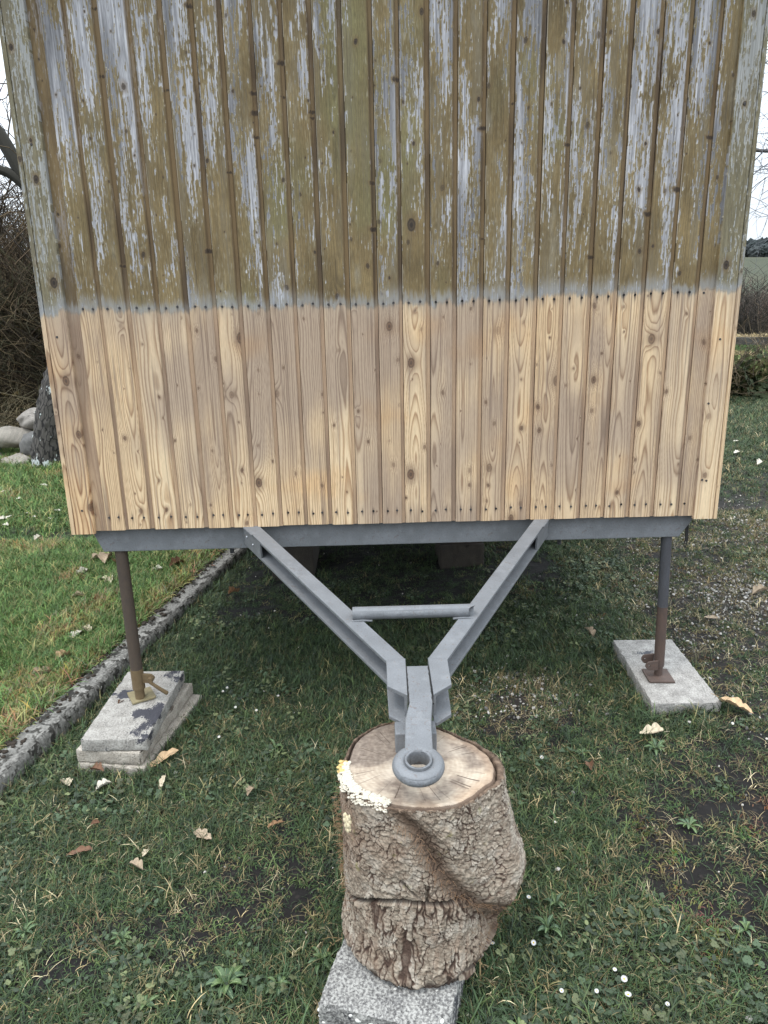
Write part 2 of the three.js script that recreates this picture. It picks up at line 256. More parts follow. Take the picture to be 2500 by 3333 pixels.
const TS = 1536, facadeH = new Float32Array(TS * TS);
const facadeColor = (() => {
  const data = new Uint8Array(TS * TS * 4);
  const cols = []; for (let i = 0; i < TS; i++) { const x = TX0 + (i + 0.5) / TS * (TX1 - TX0); cols.push([x, boardAt(x)]); }
  const peelField = (x, y) => 0.22 * sstep(-0.3, -0.8, x) * sstep(1.5, 1.95, y) + 0.14 * sstep(0.15, 0.55, x) * sstep(1.42, 1.8, y) - 0.12 * sstep(1.60, 1.40, y) + 0.10 * Math.exp(-((x - 0.05) ** 2) / 0.02) * sstep(1.9, 1.6, y) * sstep(1.36, 1.5, y) + 0.05 * sstep(1.75, 2.1, y);
  for (let j = 0; j < TS; j++) {
    const y = TY0 + (j + 0.5) / TS * (TY1 - TY0);
    for (let i = 0; i < TS; i++) {
      const [x, b] = cols[i], s = b.s, lu = x - b.x0, rec = lu > b.faceW;
      // rings, pushed aside by knots
      const d = b.d0 + (b.kind === 'corner' ? 0.03 : b.wave) * n2(y * 1.4 + s, s * 0.37) + 0.005 * n2(y * 5 + s, 9 + s);
      let R = Math.hypot(lu - b.uc, d) + 0.0010 * n2(lu * 40 + s, y * 5) + 0.0004 * n2(lu * 130 + s, y * 14 + s);
      if (rec) R += 0.021;
      let kIn = 0, kHalo = 0, kRing = 0;
      if (!rec) for (const k of b.knots) {
        const dy = y - k.v; if (dy > 0.11 || dy < -0.11) continue;
        const dx = lu - k.u + k.tilt * dy * 0.3, e = Math.sqrt(dx * dx + dy * dy * 0.42), en = e + 0.0008 * n2(x * 260, y * 200);
        R += 0.85 * k.r * Math.exp(-(e * e) / (5.5 * k.r * k.r)) * (k.u > b.uc ? 1 : 1);
        const inn = sstep(k.r * 1.05, k.r * 0.72, en); if (inn > kIn) { kIn = inn * k.dark; kRing = 0.5 + 0.5 * Math.sin(en / k.r * 9); }
        kHalo = Math.max(kHalo, sstep(k.r * 2.6, k.r * 0.8, en) * k.dark);
      }
      const ph = R / b.ring + 0.35 * n2(R * 260 + s, y * 0.6); let f = ph - Math.floor(ph); f = f < 0.84 ? Math.pow(f / 0.84, 3.4) : 1 - (f - 0.84) / 0.16;
      const streak = n2(x * 330 + s, y * 10 + s), fine = n2(x * 800, y * 60 + s);
      const ys = seamY(x) + 0.011 * n2(x * 26 + 3, 1.7) + 0.008 * n2(x * 90 + 3, 5.7) + 0.006 * streak + 0.012 * (b.tone - 0.5);
      // ---- sanded wood
      const zone = 0.75 * fbm(x * 1.9 + 12, y * 2.6 + 4, 3) + 0.4 * n2(x * 6 + s, y * 5 + s) + b.grey * 0.9 + 0.55 * Math.exp(-((x + 0.42) ** 2) / 0.10 - ((y - 1.13) ** 2) / 0.035) + 0.35 * Math.exp(-((x - 0.62) ** 2) / 0.05 - ((y - 0.98) ** 2) / 0.02) - 0.45 * sstep(0.95, 0.78, y) * sstep(0.2, -0.3, x) - 0.3 * Math.exp(-((x + 0.86) ** 2) / 0.008) + 0.25 * n2(x * 30 + s, y * 3.4 + s);
      const gz = sstep(-0.48, 0.52, zone);
      let fr = mix3(mix3([234, 208, 170], [222, 192, 152], b.tone), mix3([162, 124, 90], [138, 104, 76], b.tone), f * 0.8);
      if (b.kind === 'corner' && x < 0) fr = mix3([226, 192, 148], [142, 100, 68], f * 0.95);
      const greyW = mix3([176, 154, 134], [108, 90, 77], f * 0.65 + 0.2 * streak);
      fr = mix3(fr, greyW, gz * 0.85); fr = mix3(fr, [122, 102, 88], 0.55 * sstep(0.25, 0.8, n2(x * 120 + s, y * 2.2 + s)));
      const warm = sstep(0.15, 0.6, fbm(x * 4 + 70, y * 4.5 + 3, 3)); fr = mix3(fr, [fr[0] * 1.0, fr[1] * 0.92, fr[2] * 0.82], warm * 0.55);
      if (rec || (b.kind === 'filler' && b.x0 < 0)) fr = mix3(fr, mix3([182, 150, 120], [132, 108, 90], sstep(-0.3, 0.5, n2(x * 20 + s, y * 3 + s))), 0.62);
      if (kHalo > 0) fr = mix3(fr, [122, 98, 78], kHalo * 0.42);
      if (kIn > 0) fr = mix3(fr, mix3([112, 84, 64], [72, 55, 46], kRing), kIn * 0.78);
      const kf = 0.95 + 0.06 * streak + 0.045 * fine; fr = [fr[0] * kf, fr[1] * kf, fr[2] * kf];
      // ---- weathered paint
      const lowp = fbm(x * 5 + 31, y * 2.3 + 77, 2), st = 0.42 * n2(x * 105 + s, y * 9 + s) + 0.46 * n2(x * 235 + s, y * 23) + 0.40 * n2(x * 330 + s, y * 58);
      const patch = fbm(x * 15 + s, y * 2.4 + s * 0.7, 3);
      let p = 0.78 * st + 0.86 * patch + b.peel + peelField(x, y) - 0.055;
      if (b.kind === 'corner' || b.kind === 'strip') p = 0.6 * st + 0.5 * patch + 0.10; if (b.kind === 'filler' && b.x0 < 0) p -= 0.1; if (rec) p -= 0.34;
      const pm = sstep(0.13, 0.19, p), edge = Math.exp(-((p - 0.14) ** 2) / 0.0005), worn = sstep(-0.22, 0.12, p);
      const tone = fbm(x * 7 + 11, y * 5 + 2, 4), alg = sstep(0.0, 0.5, fbm(x * 3.3 + 9, y * 2.1 + 40, 3) + 0.5 * Math.exp(-((x - 0.05) ** 2) / 0.03) * sstep(1.45, 1.75, y) - 0.12);
      let w = mix3(mix3([143, 121, 80], [132, 121, 83], alg), [100, 83, 52], clamp(0.45 + 0.9 * tone + 0.22 * streak)); w = mix3(w, [152, 142, 116], worn * 0.4);
      w = mix3(w, [130, 126, 80], alg * 0.5);
      const bl = sstep(0.1, 0.5, fbm(x * 22 + s, y * 5 + s, 3) - 0.1 + 0.25 * (b.tone - 0.5)); w = mix3(w, [148, 142, 128], bl * 0.45);
      if (b.kind === 'corner' || b.kind === 'strip') w = mix3(w, [122, 120, 100], 0.55);
      const wf = (1 + 0.13 * fine + 0.06 * n2(x * 1400, y * 300)) * (1 - 0.14 * f); w = w.map((v) => v * wf); const fl = n2(x * 310 + s, y * 36) + 0.5 * lowp; if (fl > 0.38) w = mix3(w, [172, 164, 146], sstep(0.38, 0.75, fl + 0.5 * patch) * 0.5); w = mix3(w, [118, 110, 96], 0.35 * sstep(0.0, 0.6, n2(x * 30 + s * 5, y * 1.8) + 0.4 * streak));
      const gr = clamp(0.5 + 0.7 * n2(x * 230 + s * 2, y * 7 + s) + 0.3 * fine), deep = sstep(0.05, 0.5, n2(x * 26 + s * 3, y * 1.6 + s) + b.peel);
      let q = mix3(mix3([204, 202, 205], [138, 136, 138], gr), mix3([130, 128, 130], [92, 91, 93], gr), deep * 0.75);
      q = mix3(q, [96, 94, 94], 0.28 * f);
      if (b.kind === 'corner' || b.kind === 'strip') q = mix3(q, [148, 148, 138], 0.55);
      const ed = Math.min(lu, b.faceW - lu); if (b.kind === 'board' && !rec && ed < 0.006) w = mix3(w, [92, 76, 52], 0.5 * sstep(0.006, 0.001, ed)); let we = mix3(w, q, pm); const crk = n2(x * 250 + s, y * 3.4 + s); if (crk > 0.62) we = mix3(we, [66, 54, 40], sstep(0.62, 0.85, crk) * 0.55); { const m = (we[0] + we[1] + we[2]) / 3; we = we.map((v) => (v + (m - v) * 0.08) * 0.96); }
      if (edge > 0.3 && n2(x * 150, y * 34) > 0.05) we = mix3(we, n2(x * 90, y * 60) > -0.1 ? [222, 218, 208] : [70, 56, 38], edge * 0.55);
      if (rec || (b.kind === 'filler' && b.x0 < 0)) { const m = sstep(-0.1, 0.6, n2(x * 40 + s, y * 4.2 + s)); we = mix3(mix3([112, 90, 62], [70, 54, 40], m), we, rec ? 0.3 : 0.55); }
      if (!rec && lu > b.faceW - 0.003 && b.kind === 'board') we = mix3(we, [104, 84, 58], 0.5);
      if (!rec && lu < 0.0022 && b.kind === 'board' && n2(x * 3, y * 11 + s) > -0.1) we = mix3(we, [224, 218, 206], 0.6);
      if (kHalo > 0) we = mix3(we, [98, 76, 50], kHalo * 0.45);
      if (kIn > 0) we = mix3(we, mix3([70, 58, 46], [42, 35, 30], kRing), clamp(kIn * 1.0));
      if (b.kind === 'board') for (const k of b.edgeKnots) { const dy = y - k.v; if (dy > 0.03 || dy < -0.03) continue; const dx = b.x1 - 0.006 - x, sl = dy - k.dir * 0.35 * Math.max(0, dx - 0.008), e = Math.hypot(dx * (dx > 0.006 ? 0.42 : 0.8), sl * 0.95) + 0.0022 * n2(x * 170, y * 140), rr = k.r * (dx > 0.006 ? clamp(1.2 - (dx - 0.006) * 26, 0.2, 1.2) : 1); we = mix3(we, mix3([108, 88, 60], [50, 39, 30], sstep(rr, rr * 0.45, e)), sstep(rr * 1.7, rr * 0.6, e) * 0.85); }
      // ---- the worn grey edge of the sanding
      const band = sstep(ys + 0.05 + 0.04 * (b.tone - 0.5), ys + 0.008, y + 0.018 * st), gt = 0.5 + 0.5 * gr;
      we = mix3(we, mix3([176, 178, 182], [140, 140, 142], gt), band * (rec ? 0.4 : 0.7));
      const fm = sstep(ys + 0.008, ys - 0.010, y);
      const gone = sstep(ys - 0.05, ys, y); fr = mix3(fr, [168, 152, 132], gone * 0.32 * (0.6 + 0.8 * gr));
      let c = mix3(we, fr, fm);
      // dark weeping round the screws
      if (b.kind === 'board' && !rec) for (const su of [0.25, 0.74]) { const sx = Math.abs(lu - b.faceW * su); if (sx < 0.006) {
        const t1 = y - screwY(x), t2 = y - screwB(x), wgt = x > 0.15 ? 1 : 0.55;
        const a1 = Math.exp(-(sx * sx) / 8e-6) * Math.exp(-(t1 * t1) / (t1 < 0 ? 2.6e-4 : 0.9e-4)), a2 = Math.exp(-(sx * sx) / 6e-6) * Math.exp(-(t2 * t2) / 1.3e-4);
        c = mix3(c, [58, 48, 44], clamp((a1 * wgt + a2 * 0.8) * 0.75)); } }
      const k = 4 * (j * TS + i); data[k] = clamp(c[0], 0, 255); data[k + 1] = clamp(c[1], 0, 255); data[k + 2] = clamp(c[2], 0, 255); data[k + 3] = 255;
      let h = fm > 0.5 ? 0.42 + 0.10 * f + 0.03 * streak : lerp(0.60 + 0.04 * tone + 0.04 * fine, 0.36 + 0.12 * gr, pm) + 0.05 * f + 0.16 * edge;
      h = lerp(h, 0.30 + 0.3 * kRing, kIn * 0.5);
      facadeH[j * TS + i] = h;
    }
  }
  return finishTex(new THREE.DataTexture(data, TS, TS, THREE.RGBAFormat), false, true);
})();
const facadeBump = grayTex(TS, TS, (i, j) => facadeH[j * TS + i], false);
const wood = std({ map: facadeColor, bumpMap: facadeBump, bumpScale: 0.0024, roughness: 0.86 });
const facUV = (x, y) => [(x - TX0) / (TX1 - TX0), (y - TY0) / (TY1 - TY0)];
function boardGeo(b, prof, y0, y1, zoff) {         // prof: [x, z] outline, swept upright
  const s = new THREE.Shape(prof.map(([x, z]) => new THREE.Vector2(x, -z)));
  const g = new THREE.ExtrudeGeometry(s, { depth: y1 - y0, bevelEnabled: false, steps: 1 });
  g.rotateX(-Math.PI / 2); g.translate(0, y0, zoff);
  return setUV(g, facUV);
}
{
  const r = rng(99), sg = new THREE.LatheGeometry([[0, 0.0002], [0.0013, 0.0002], [0.0017, 0.0014], [0.0030, 0.0014], [0.0036, 0.0004], [0.0036, -0.003]].map((p) => new THREE.Vector2(...p)), 12).rotateX(Math.PI / 2);
  const pit = new THREE.CylinderGeometry(0.0044, 0.0044, 0.0006, 12).rotateX(Math.PI / 2);
  const screw = (parent, x, y, z, dark) => { const m = mesh('screw', sg, dark ? mScrewDark : mScrew, parent); m.position.set(x, y, z + 0.0003); m.rotation.z = r() * 3; };
  boards.forEach((b, n) => {
    const z = (r() - 0.5) * 0.0016, y0 = 0.6545 + (r() - 0.5) * 0.003, e = 0.0018; let m;
    if (b.kind === 'board') {
      const f = b.x0 + b.faceW, o = b.x1 - 0.0006;
      m = mesh('board', boardGeo(b, [[b.x0 + 0.0010, -0.006], [b.x0 + 0.0010, -e], [b.x0 + 0.0010 + e, 0], [f - e * 1.6, 0], [f, -e * 1.4], [f + 0.0010, -0.0052], [o, -0.0052], [o, -0.018], [b.x0 + 0.011, -0.018], [b.x0 + 0.011, -0.006]], y0, TOP, z), wood, wagon);
      for (const su of [0.25, 0.74]) { const x = b.x0 + b.faceW * su + (r() - 0.5) * 0.004; screw(m, x, screwY(x) + (r() - 0.5) * 0.005, z, x > 0.1); screw(m, x + (r() - 0.5) * 0.005, screwB(x) + (r() - 0.5) * 0.005, z, r() < 0.3); }
    } else if (b.kind === 'filler') {
      const e2 = 0.0018;
      m = b.x0 < 0 ? mesh('board', boardGeo(b, [[b.x0 - 0.01, -0.018], [b.x0 - 0.01, 0], [b.x1 + 0.008, 0], [b.x1 + 0.008, -0.018]], 0.652, TOP, -0.0055), wood, wagon)
        : mesh('board', boardGeo(b, [[b.x0 + 0.0006, -0.0055], [b.x0 + 0.0006, -e2], [b.x0 + 0.0006 + e2, 0], [b.x1 + 0.012, 0], [b.x1 + 0.012, -0.017], [b.x0 + 0.010, -0.017], [b.x0 + 0.010, -0.0055]], 0.653, TOP, 0), wood, wagon);
      if (b.x0 > 0) { screw(m, 0.938, 1.352, 0, false); screw(m, 0.939, 0.695, 0, true); }
    } else if (b.kind === 'corner') {
      m = mesh('corner_board', boardGeo(b, [[b.x0, -0.004], [b.x0, 0.0082], [b.x0 + e, 0.010], [b.x1 - e, 0.010], [b.x1, 0.0082], [b.x1, -0.004]], b.x0 < 0 ? 0.646 : 0.644, TOP, 0), wood, wagon);
      const sp = b.x0 < 0 ? [[0.027, 1.265], [0.03, 0.725], [0.03, 1.79], [0.03, 2.2]] : [[0.028, 1.215], [0.012, 1.02], [0.016, 0.775], [0.03, 0.772], [0.03, 1.86]];
      for (const [u, v] of sp) screw(m, b.x0 + u, v, 0.010, false);
    } else {
      m = mesh('edge_board', boardGeo(b, [[b.x0, -0.14], [b.x0, 0.0072], [b.x0 + 0.001, 0.0082], [b.x1 - 0.001, 0.0082], [b.x1, 0.0072], [b.x1, -0.14]], b.x0 < 0 ? 0.645 : 0.643, TOP, 0), wood, wagon);
    }
  });
}
// side walls, roof and floor of the body
{
  mesh('wall_backing', setUV(new THREE.BoxGeometry(2.04, TOP - 0.665, 0.012).translate(0, (TOP + 0.665) / 2, -0.0262), facUV), mDark, wagon);
  const sideTex = colorTex(512, 512, (i, j) => { const a = fbm(i / 90, j / 18 * 0 + j / 300, 3), s = n2(i / 3, j / 70); return mix3([134, 122, 92], [162, 160, 152], clamp(0.4 + 0.8 * a + 0.25 * s)); });
  sideTex.repeat.set(1, 0.5);
  const mSide = std({ map: sideTex, roughness: 0.9 });
  for (const sx of [-1, 1]) {
    const wall = new THREE.Group(); wall.name = numbered('side_wall'); wagon.add(wall);
    const g = new THREE.BoxGeometry(0.016, TOP - 0.66, 0.078); setUV(g, (x, y, z) => [z * 4, y]);
    for (let i = 0; i < 46; i++) { const m = mesh('plank', g, mSide, wall); m.position.set(sx * 1.0388, (TOP + 0.66) / 2, -0.185 - i * 0.086); }
    const back = mesh('backing', setUV(new THREE.BoxGeometry(0.02, TOP - 0.68, 4.08), (x, y, z) => [z * 4, y]), mSide, wall); back.position.set(sx * 1.0185, (TOP + 0.68) / 2, -2.06);
  }
  mesh('rear_wall', setUV(new THREE.BoxGeometry(2.06, TOP - 0.66, 0.03), (x, y) => [x * 4, y]), mSide, wagon).position.set(0, (TOP + 0.66) / 2, -4.12);
  const arc = []; for (let i = 0; i <= 16; i++) { const t = -1 + i / 8; arc.push([t * 1.14, 2.44 + 0.22 * (1 - t * t)]); } for (let i = 16; i >= 0; i--) { const t = -1 + i / 8; arc.push([t * 1.14, 2.40 + 0.22 * (1 - t * t)]); }
  mesh('roof', extrude(arc, 4.4).translate(0, 0.02, -4.27), std({ color: lin(62, 62, 64), roughness: 0.9 }), wagon);
  mesh('floor', setUV(new THREE.BoxGeometry(2.03, 0.03, 4.06), boxUV(1)).translate(0, 0.672, -2.08), std({ color: lin(84, 70, 56), roughness: 0.95 }), wagon);
}
// ------------------------------------------------------------------ steel frame of the wagon
{
  const uvS = boxUV(1);
  mesh('cross_beam', [setUV(extrude([[-1.001, 0.6515], [-0.966, 0.570], [0.946, 0.570], [1.002, 0.6515]], 0.012, 0.0025).translate(0, 0, -0.048), uvS), setUV(extrude([[-0.99, 0.6505], [-0.984, 0.64], [0.984, 0.64], [0.99, 0.6505]], 0.05).translate(0, 0, -0.088), uvS), setUV(extrude([[-0.963, 0.580], [-0.963, 0.5706], [0.943, 0.5706], [0.943, 0.580]], 0.05).translate(0, 0, -0.088), uvS)], steel, wagon);
  for (const x of [-0.46, 0.46]) mesh('frame_rail', setUV(new THREE.BoxGeometry(0.05, 0.08, 3.95), uvS).translate(x, 0.612, -2.06), steel, wagon);
  mesh('axle_beam', setUV(new THREE.BoxGeometry(1.6, 0.07, 0.07), uvS).translate(0, 0.42, -2.6), steel, wagon);
  const wheelAt = (x) => {
    const wl = new THREE.Group(); wl.name = numbered('wheel'); wl.position.set(x, 0.24, -2.6); wagon.add(wl);
    mesh('tyre', new THREE.TorusGeometry(0.235, 0.075, 14, 36).rotateY(Math.PI / 2), std({ color: lin(30, 30, 31), roughness: 0.9 }), wl);
    mesh('rim', new THREE.LatheGeometry([[0.02, 0.03], [0.08, 0.03], [0.1, 0.0], [0.155, -0.02], [0.18, 0.05], [0.185, -0.05], [0.02, -0.05]].map((p) => new THREE.Vector2(...p)), 30).rotateZ(Math.PI / 2), mGrayLeg, wl);
  };
  wheelAt(-0.82); wheelAt(0.82);
  // drawbar, laid out flat in (x, forward) and tipped down towards the eye
  const TIP = Math.atan(0.155), L = (z) => z / Math.cos(TIP);
  const tip = (g) => { setUV(g, uvS); g.rotateX(TIP); g.translate(0, 0.652, 0); return g; };
  const flat = (pts, y0, y1, bev = 0.0016) => extrude(pts.map(([x, z]) => [x, L(z)]), y1 - y0, bev).rotateX(Math.PI / 2).translate(0, y1, 0);
  for (const s of [-1, 1]) {
    const cx = 0.0205 * (s > 0 ? 1 : 1);                       // the eye sits a little right of the middle
    const X = (d) => (s < 0 ? 0.0205 - d : 0.0205 + d);
    const A0 = [X(s < 0 ? 0.524 : 0.486), -0.02], A1 = [X(s < 0 ? 0.473 : 0.440), -0.02], K0 = [X(0.0715), 0.734], K1 = [X(0.0265), 0.728], E0 = [X(0.0715), 0.826], E1 = [X(0.0285), 0.860];
    const th = 0.0062, H = 0.066, off = 0.0062;
    const inn = (a, b, t) => { const dx = b[0] - a[0], dz = b[1] - a[1], l = Math.hypot(dx, dz); return [-dz / l * t, dx / l * t]; };
    const v = inn(A1, K1, off), sg = (A0[0] - A1[0]) * v[0] > 0 ? 1 : -1, W1 = [A1[0] + v[0] * sg, A1[1] + v[1] * sg], WK = [K1[0] + v[0] * sg * 0.9, K1[1]];
    const web = [A1, K1, WK, W1];
    const webFront = [K1, E1, [E1[0] + (s < 0 ? -off : off), E1[1] - 0.004], WK];
    const lowF = [K0, K1, [X(0.0285), 0.878], [X(0.035), 0.880], [X(0.0695), 0.852]];
    const arm = mesh('drawbar_arm', [
      tip(flat([A0, K0, K1, A1], -th, 0)), tip(flat([K0, E0, E1, K1], -th, 0.0012)), tip(flat(web, -H + th, -th + 0.0005, 0)), tip(flat(webFront, -H + th, -th + 0.0005, 0)),
      tip(flat([A0, K0, K1, A1], -H, -H + th)), tip(flat(lowF, -H - 0.0008, -H + th)),
      
    ], steel, wagon);
    // closing plate on the open side of the channel next to the beam
    const t0 = 0.0, t1 = s < 0 ? 0.165 : 0.155, P = (t) => [lerp(A0[0], K0[0], t), lerp(A0[1], K0[1], t)], n0 = inn(A0, K0, 0.004), g2 = (A0[0] - A1[0]) * n0[0] > 0 ? 1 : -1;
    const a = P(t0 + 0.012), b = P(t1), c2 = [b[0] - n0[0] * g2 * 1.4, b[1] - n0[1] * g2 * 1.4], d2 = [a[0] - n0[0] * g2 * 1.4, a[1] - n0[1] * g2 * 1.4];
    const b2 = P(t1 - 0.035), a2 = P(t0 + 0.012);
    mesh('closing_plate', [tip(flat([a, b, c2, d2], -H + th + 0.001, -th * 0.6, 0.0006))], steel, arm);
    const bead = []; for (let i = 0; i <= 9; i++) { const q = P(lerp(t0 + 0.01, t1 * 0.62, i / 9)); bead.push([q[0], -0.0018 + 0.0008 * Math.sin(i * 2.3), L(q[1])]); }
    mesh('weld', tip(tubeAlong(bead, 0.0038, 0.0034, 30, 7)), steel, arm);
    if (s < 0) for (const t of [0.045, 0.10]) { const q = P(t); const bt = mesh('rivet', tip(new THREE.SphereGeometry(0.0028, 10, 8).translate(q[0] + n0[0] * g2 * 0.3, t > 0.05 ? -0.034 : -0.026, L(q[1]) + n0[1] * g2 * 0.3)), std({ color: lin(196, 200, 206), roughness: 0.4 }), arm); }
    const kw = []; for (let i = 0; i <= 6; i++) kw.push([lerp(K0[0], K1[0], i / 6), 0.0004, L(lerp(K0[1], K1[1], i / 6))]);
    mesh('weld', tip(tubeAlong(kw, 0.0024, 0.0026, 12, 6)), steel, arm);
  }
  // cross tube: hollow, one open torn end
  const ty = 0.021, tz = L(0.548), tr = 0.0165;
  const prof = [[tr, 0], [tr, 0.312], [tr - 0.003, 0.312], [tr - 0.003, 0.255]].map((p) => new THREE.Vector2(...p));
  const tube = new THREE.LatheGeometry([new THREE.Vector2(0.0001, 0.002), new THREE.Vector2(tr - 0.002, 0.0), ...prof], 36);
  { const p = tube.attributes.position; for (let i = 0; i < p.count; i++) { const y = p.getY(i), x = p.getX(i), z = p.getZ(i); if (y > 0.3 && z > 0.004) p.setY(i, y - 0.016 * sstep(0.0, 0.012, z)); } }
  tube.computeVertexNormals(); tube.rotateZ(-Math.PI / 2); tube.translate(-0.132, ty - 0.006, tz); 
  mesh('cross_tube', tip(tube), steel, wagon);
  for (const x of [-0.108, 0.150]) mesh('weld', tip(tubeAlong([[x - 0.026, 0.001, tz + 0.0155], [x, 0.0028, tz + 0.0155], [x + 0.026, 0.001, tz + 0.015]], 0.0035, 0.003, 12, 7)), steel, wagon);
  // tow bar and eye
  const bar = mesh('tow_bar', [tip(flat([[-0.0045, 0.752], [0.0455, 0.752], [0.0455, 0.884], [-0.0055, 0.884]], -0.03, -0.0025, 0.002)), tip(flat([[-0.0055, 0.8845], [0.0445, 0.8845], [0.0375, 0.935], [0.0335, 1.03], [-0.0225, 1.03], [-0.0165, 0.935]], -0.03, -0.0005, 0.0032))], steel, wagon);
  for (const x of [-0.0055, 0.0455]) { const w = []; for (let i = 0; i <= 14; i++) w.push([x + 0.0006 * Math.sin(i * 4.1), -0.0022 + 0.0005 * Math.sin(i * 2.7), L(lerp(0.755, 0.885, i / 14))]); mesh('weld', tip(tubeAlong(w, 0.0021, 0.0021, 44, 6)), mDark, bar); }
  const ring = []; for (let i = 0; i <= 40; i++) { const a = i / 40 * Math.PI * 2; ring.push(new THREE.Vector2(0.0368 + 0.0146 * Math.cos(a), 0.0138 * Math.sin(a) * (Math.cos(a) < 0 ? 1.02 : 0.98))); }
  const eye = mesh('tow_eye', tip(new THREE.LatheGeometry(ring, 64).translate(0.003, -0.0118, L(1.053))), steel, wagon);
  const bush = [[0.0222, 0.0], [0.0222, 0.004], [0.0262, 0.0042], [0.0268, 0.003], [0.0268, -0.028], [0.0222, -0.028], [0.0222, 0.0]].map((p) => new THREE.Vector2(...p));
  mesh('bushing', tip(new THREE.LatheGeometry(bush, 48).translate(0.003, 0.0008, L(1.053))), steel, eye);
  // support shoe between tow bar and log
  mesh('support_shoe', setUV(new RoundedBoxGeometry(0.089, 0.048, 0.05, 3, 0.003).translate(0.007, 0.4345, 0.886), uvS), steel, wagon);
  // two bolts under the beam and a strap hook at its right end
  for (const [x, z] of [[-0.56, -0.11], [0.565, -0.11]]) mesh('bolt', [new THREE.CylinderGeometry(0.017, 0.017, 0.006, 20).translate(x, 0.566, z), new THREE.CylinderGeometry(0.012, 0.012, 0.012, 6).translate(x, 0.557, z), new THREE.CylinderGeometry(0.0075, 0.0075, 0.03, 14).translate(x, 0.545, z)], mGrayLeg, wagon);
  mesh('strap_hook', [new RoundedBoxGeometry(0.011, 0.075, 0.005, 2, 0.002).rotateZ(0.06).translate(0.978, 0.585, -0.05), tubeAlong([[0.974, 0.552, -0.05], [0.9725, 0.538, -0.05], [0.976, 0.529, -0.05], [0.981, 0.538, -0.05], [0.9795, 0.552, -0.05]], 0.0014, 0.0014, 20, 6)], mDark, wagon);
  // support legs
  const legL = mesh('support_leg', setUV(mergeGeometries([cyl([-0.919, 0.572, -0.06], [-0.9165, 0.086, -0.06], 0.0205, 0.0205, 28)]), (x, y, z) => [Math.atan2(z + 0.06, x + 0.917) / 6.283, y * 2]), mRustLeft, wagon); legL.userData.label = 'brown rusty leg with a folded crank handle';
  mesh('leg_collar', [setUV(cyl([-0.9166, 0.128, -0.06], [-0.9163, 0.052, -0.06], 0.0218, 0.0218, 28), (x, y, z) => [Math.atan2(z + 0.06, x + 0.917) / 6.283, y * 4])], mKhaki, legL);
  mesh('inner_tube', setUV(cyl([-0.9163, 0.054, -0.06], [-0.9160, 0.010, -0.06], 0.0165, 0.0165, 24), (x, y, z) => [x * 8, y * 4]), mKhaki, legL);
  const foot = (cx, y, cz, sz, rot, sag, mat, par) => { const g = new THREE.BoxGeometry(sz, 0.005, sz, 8, 1, 8), p = g.attributes.position; for (let i = 0; i < p.count; i++) { const x = p.getX(i) / sz, z = p.getZ(i) / sz; p.setY(i, p.getY(i) + sag * (x * x + z * z) * (x + z > 0 ? -1 : 0.6) ); } g.computeVertexNormals(); setUV(g, (x, yy, z) => [x * 8, z * 8]); g.rotateY(rot); g.translate(cx, y, cz); return mesh('foot_plate', g, mat, par); };
  foot(-0.917, 0.0125, -0.078, 0.082, -1.05, 0.006, mPad, legL);
  const lug = (cx, cy, cz, dx, hole) => { const s = new THREE.Shape(); s.moveTo(0, -0.017); s.lineTo(dx * 0.03, -0.016); s.absarc(dx * 0.026, 0, 0.0155, dx > 0 ? -Math.PI / 2 : -Math.PI / 2, dx > 0 ? Math.PI / 2 : Math.PI / 2, dx < 0); s.lineTo(0, 0.018); s.lineTo(0, -0.017); if (hole) { const h = new THREE.Path(); h.absarc(dx * 0.03, 0, 0.004, 0, 6.283, false); s.holes.push(h); } return setUV(new THREE.ExtrudeGeometry(s, { depth: 0.006, bevelEnabled: true, bevelThickness: 0.001, bevelSize: 0.001, bevelSegments: 1, curveSegments: 14 }).translate(cx, cy, cz), boxUV(8)); };
  mesh('lug', lug(-0.9, 0.092, -0.058, 1, false), mKhaki, legL);
  mesh('pin', cyl([-0.868, 0.090, -0.064], [-0.868, 0.090, -0.036], 0.0105, 0.0095, 16), mKhaki, legL);
  mesh('crank_handle', [tubeAlong([[-0.872, 0.087, -0.040], [-0.845, 0.062, -0.042], [-0.818, 0.038, -0.046]], 0.0058, 0.0072, 12, 10), new THREE.SphereGeometry(0.0073, 12, 10).translate(-0.818, 0.038, -0.046)], mKhaki, legL);
  const legR = mesh('support_leg', setUV(cyl([0.915, 0.572, -0.06], [0.9225, 0.31, -0.06], 0.0178, 0.0178, 28), (x, y, z) => [Math.atan2(z + 0.06, x - 0.918) / 6.283, y * 2]), mGrayLeg, wagon); legR.userData.label = 'leg painted grey at the top and rusty brown below, with two lugs';
  mesh('lower_tube', setUV(cyl([0.9225, 0.311, -0.06], [0.9285, 0.082, -0.06], 0.0177, 0.0177, 28), (x, y, z) => [Math.atan2(z + 0.06, x - 0.918) / 6.283, y * 2]), mRustRight, legR);
  mesh('inner_tube', setUV(cyl([0.9287, 0.084, -0.06], [0.929, 0.044, -0.06], 0.014, 0.014, 24), (x, y, z) => [x * 8, y * 4]), mRustRight, legR);
  foot(0.926, 0.0455, -0.052, 0.09, -0.06, 0.005, mRustRight, legR);
  mesh('lug', lug(0.916, 0.092, -0.044, -1, true), mRustRight, legR); mesh('lug', lug(0.914, 0.100, -0.082, -1, true), mRustRight, legR);
}
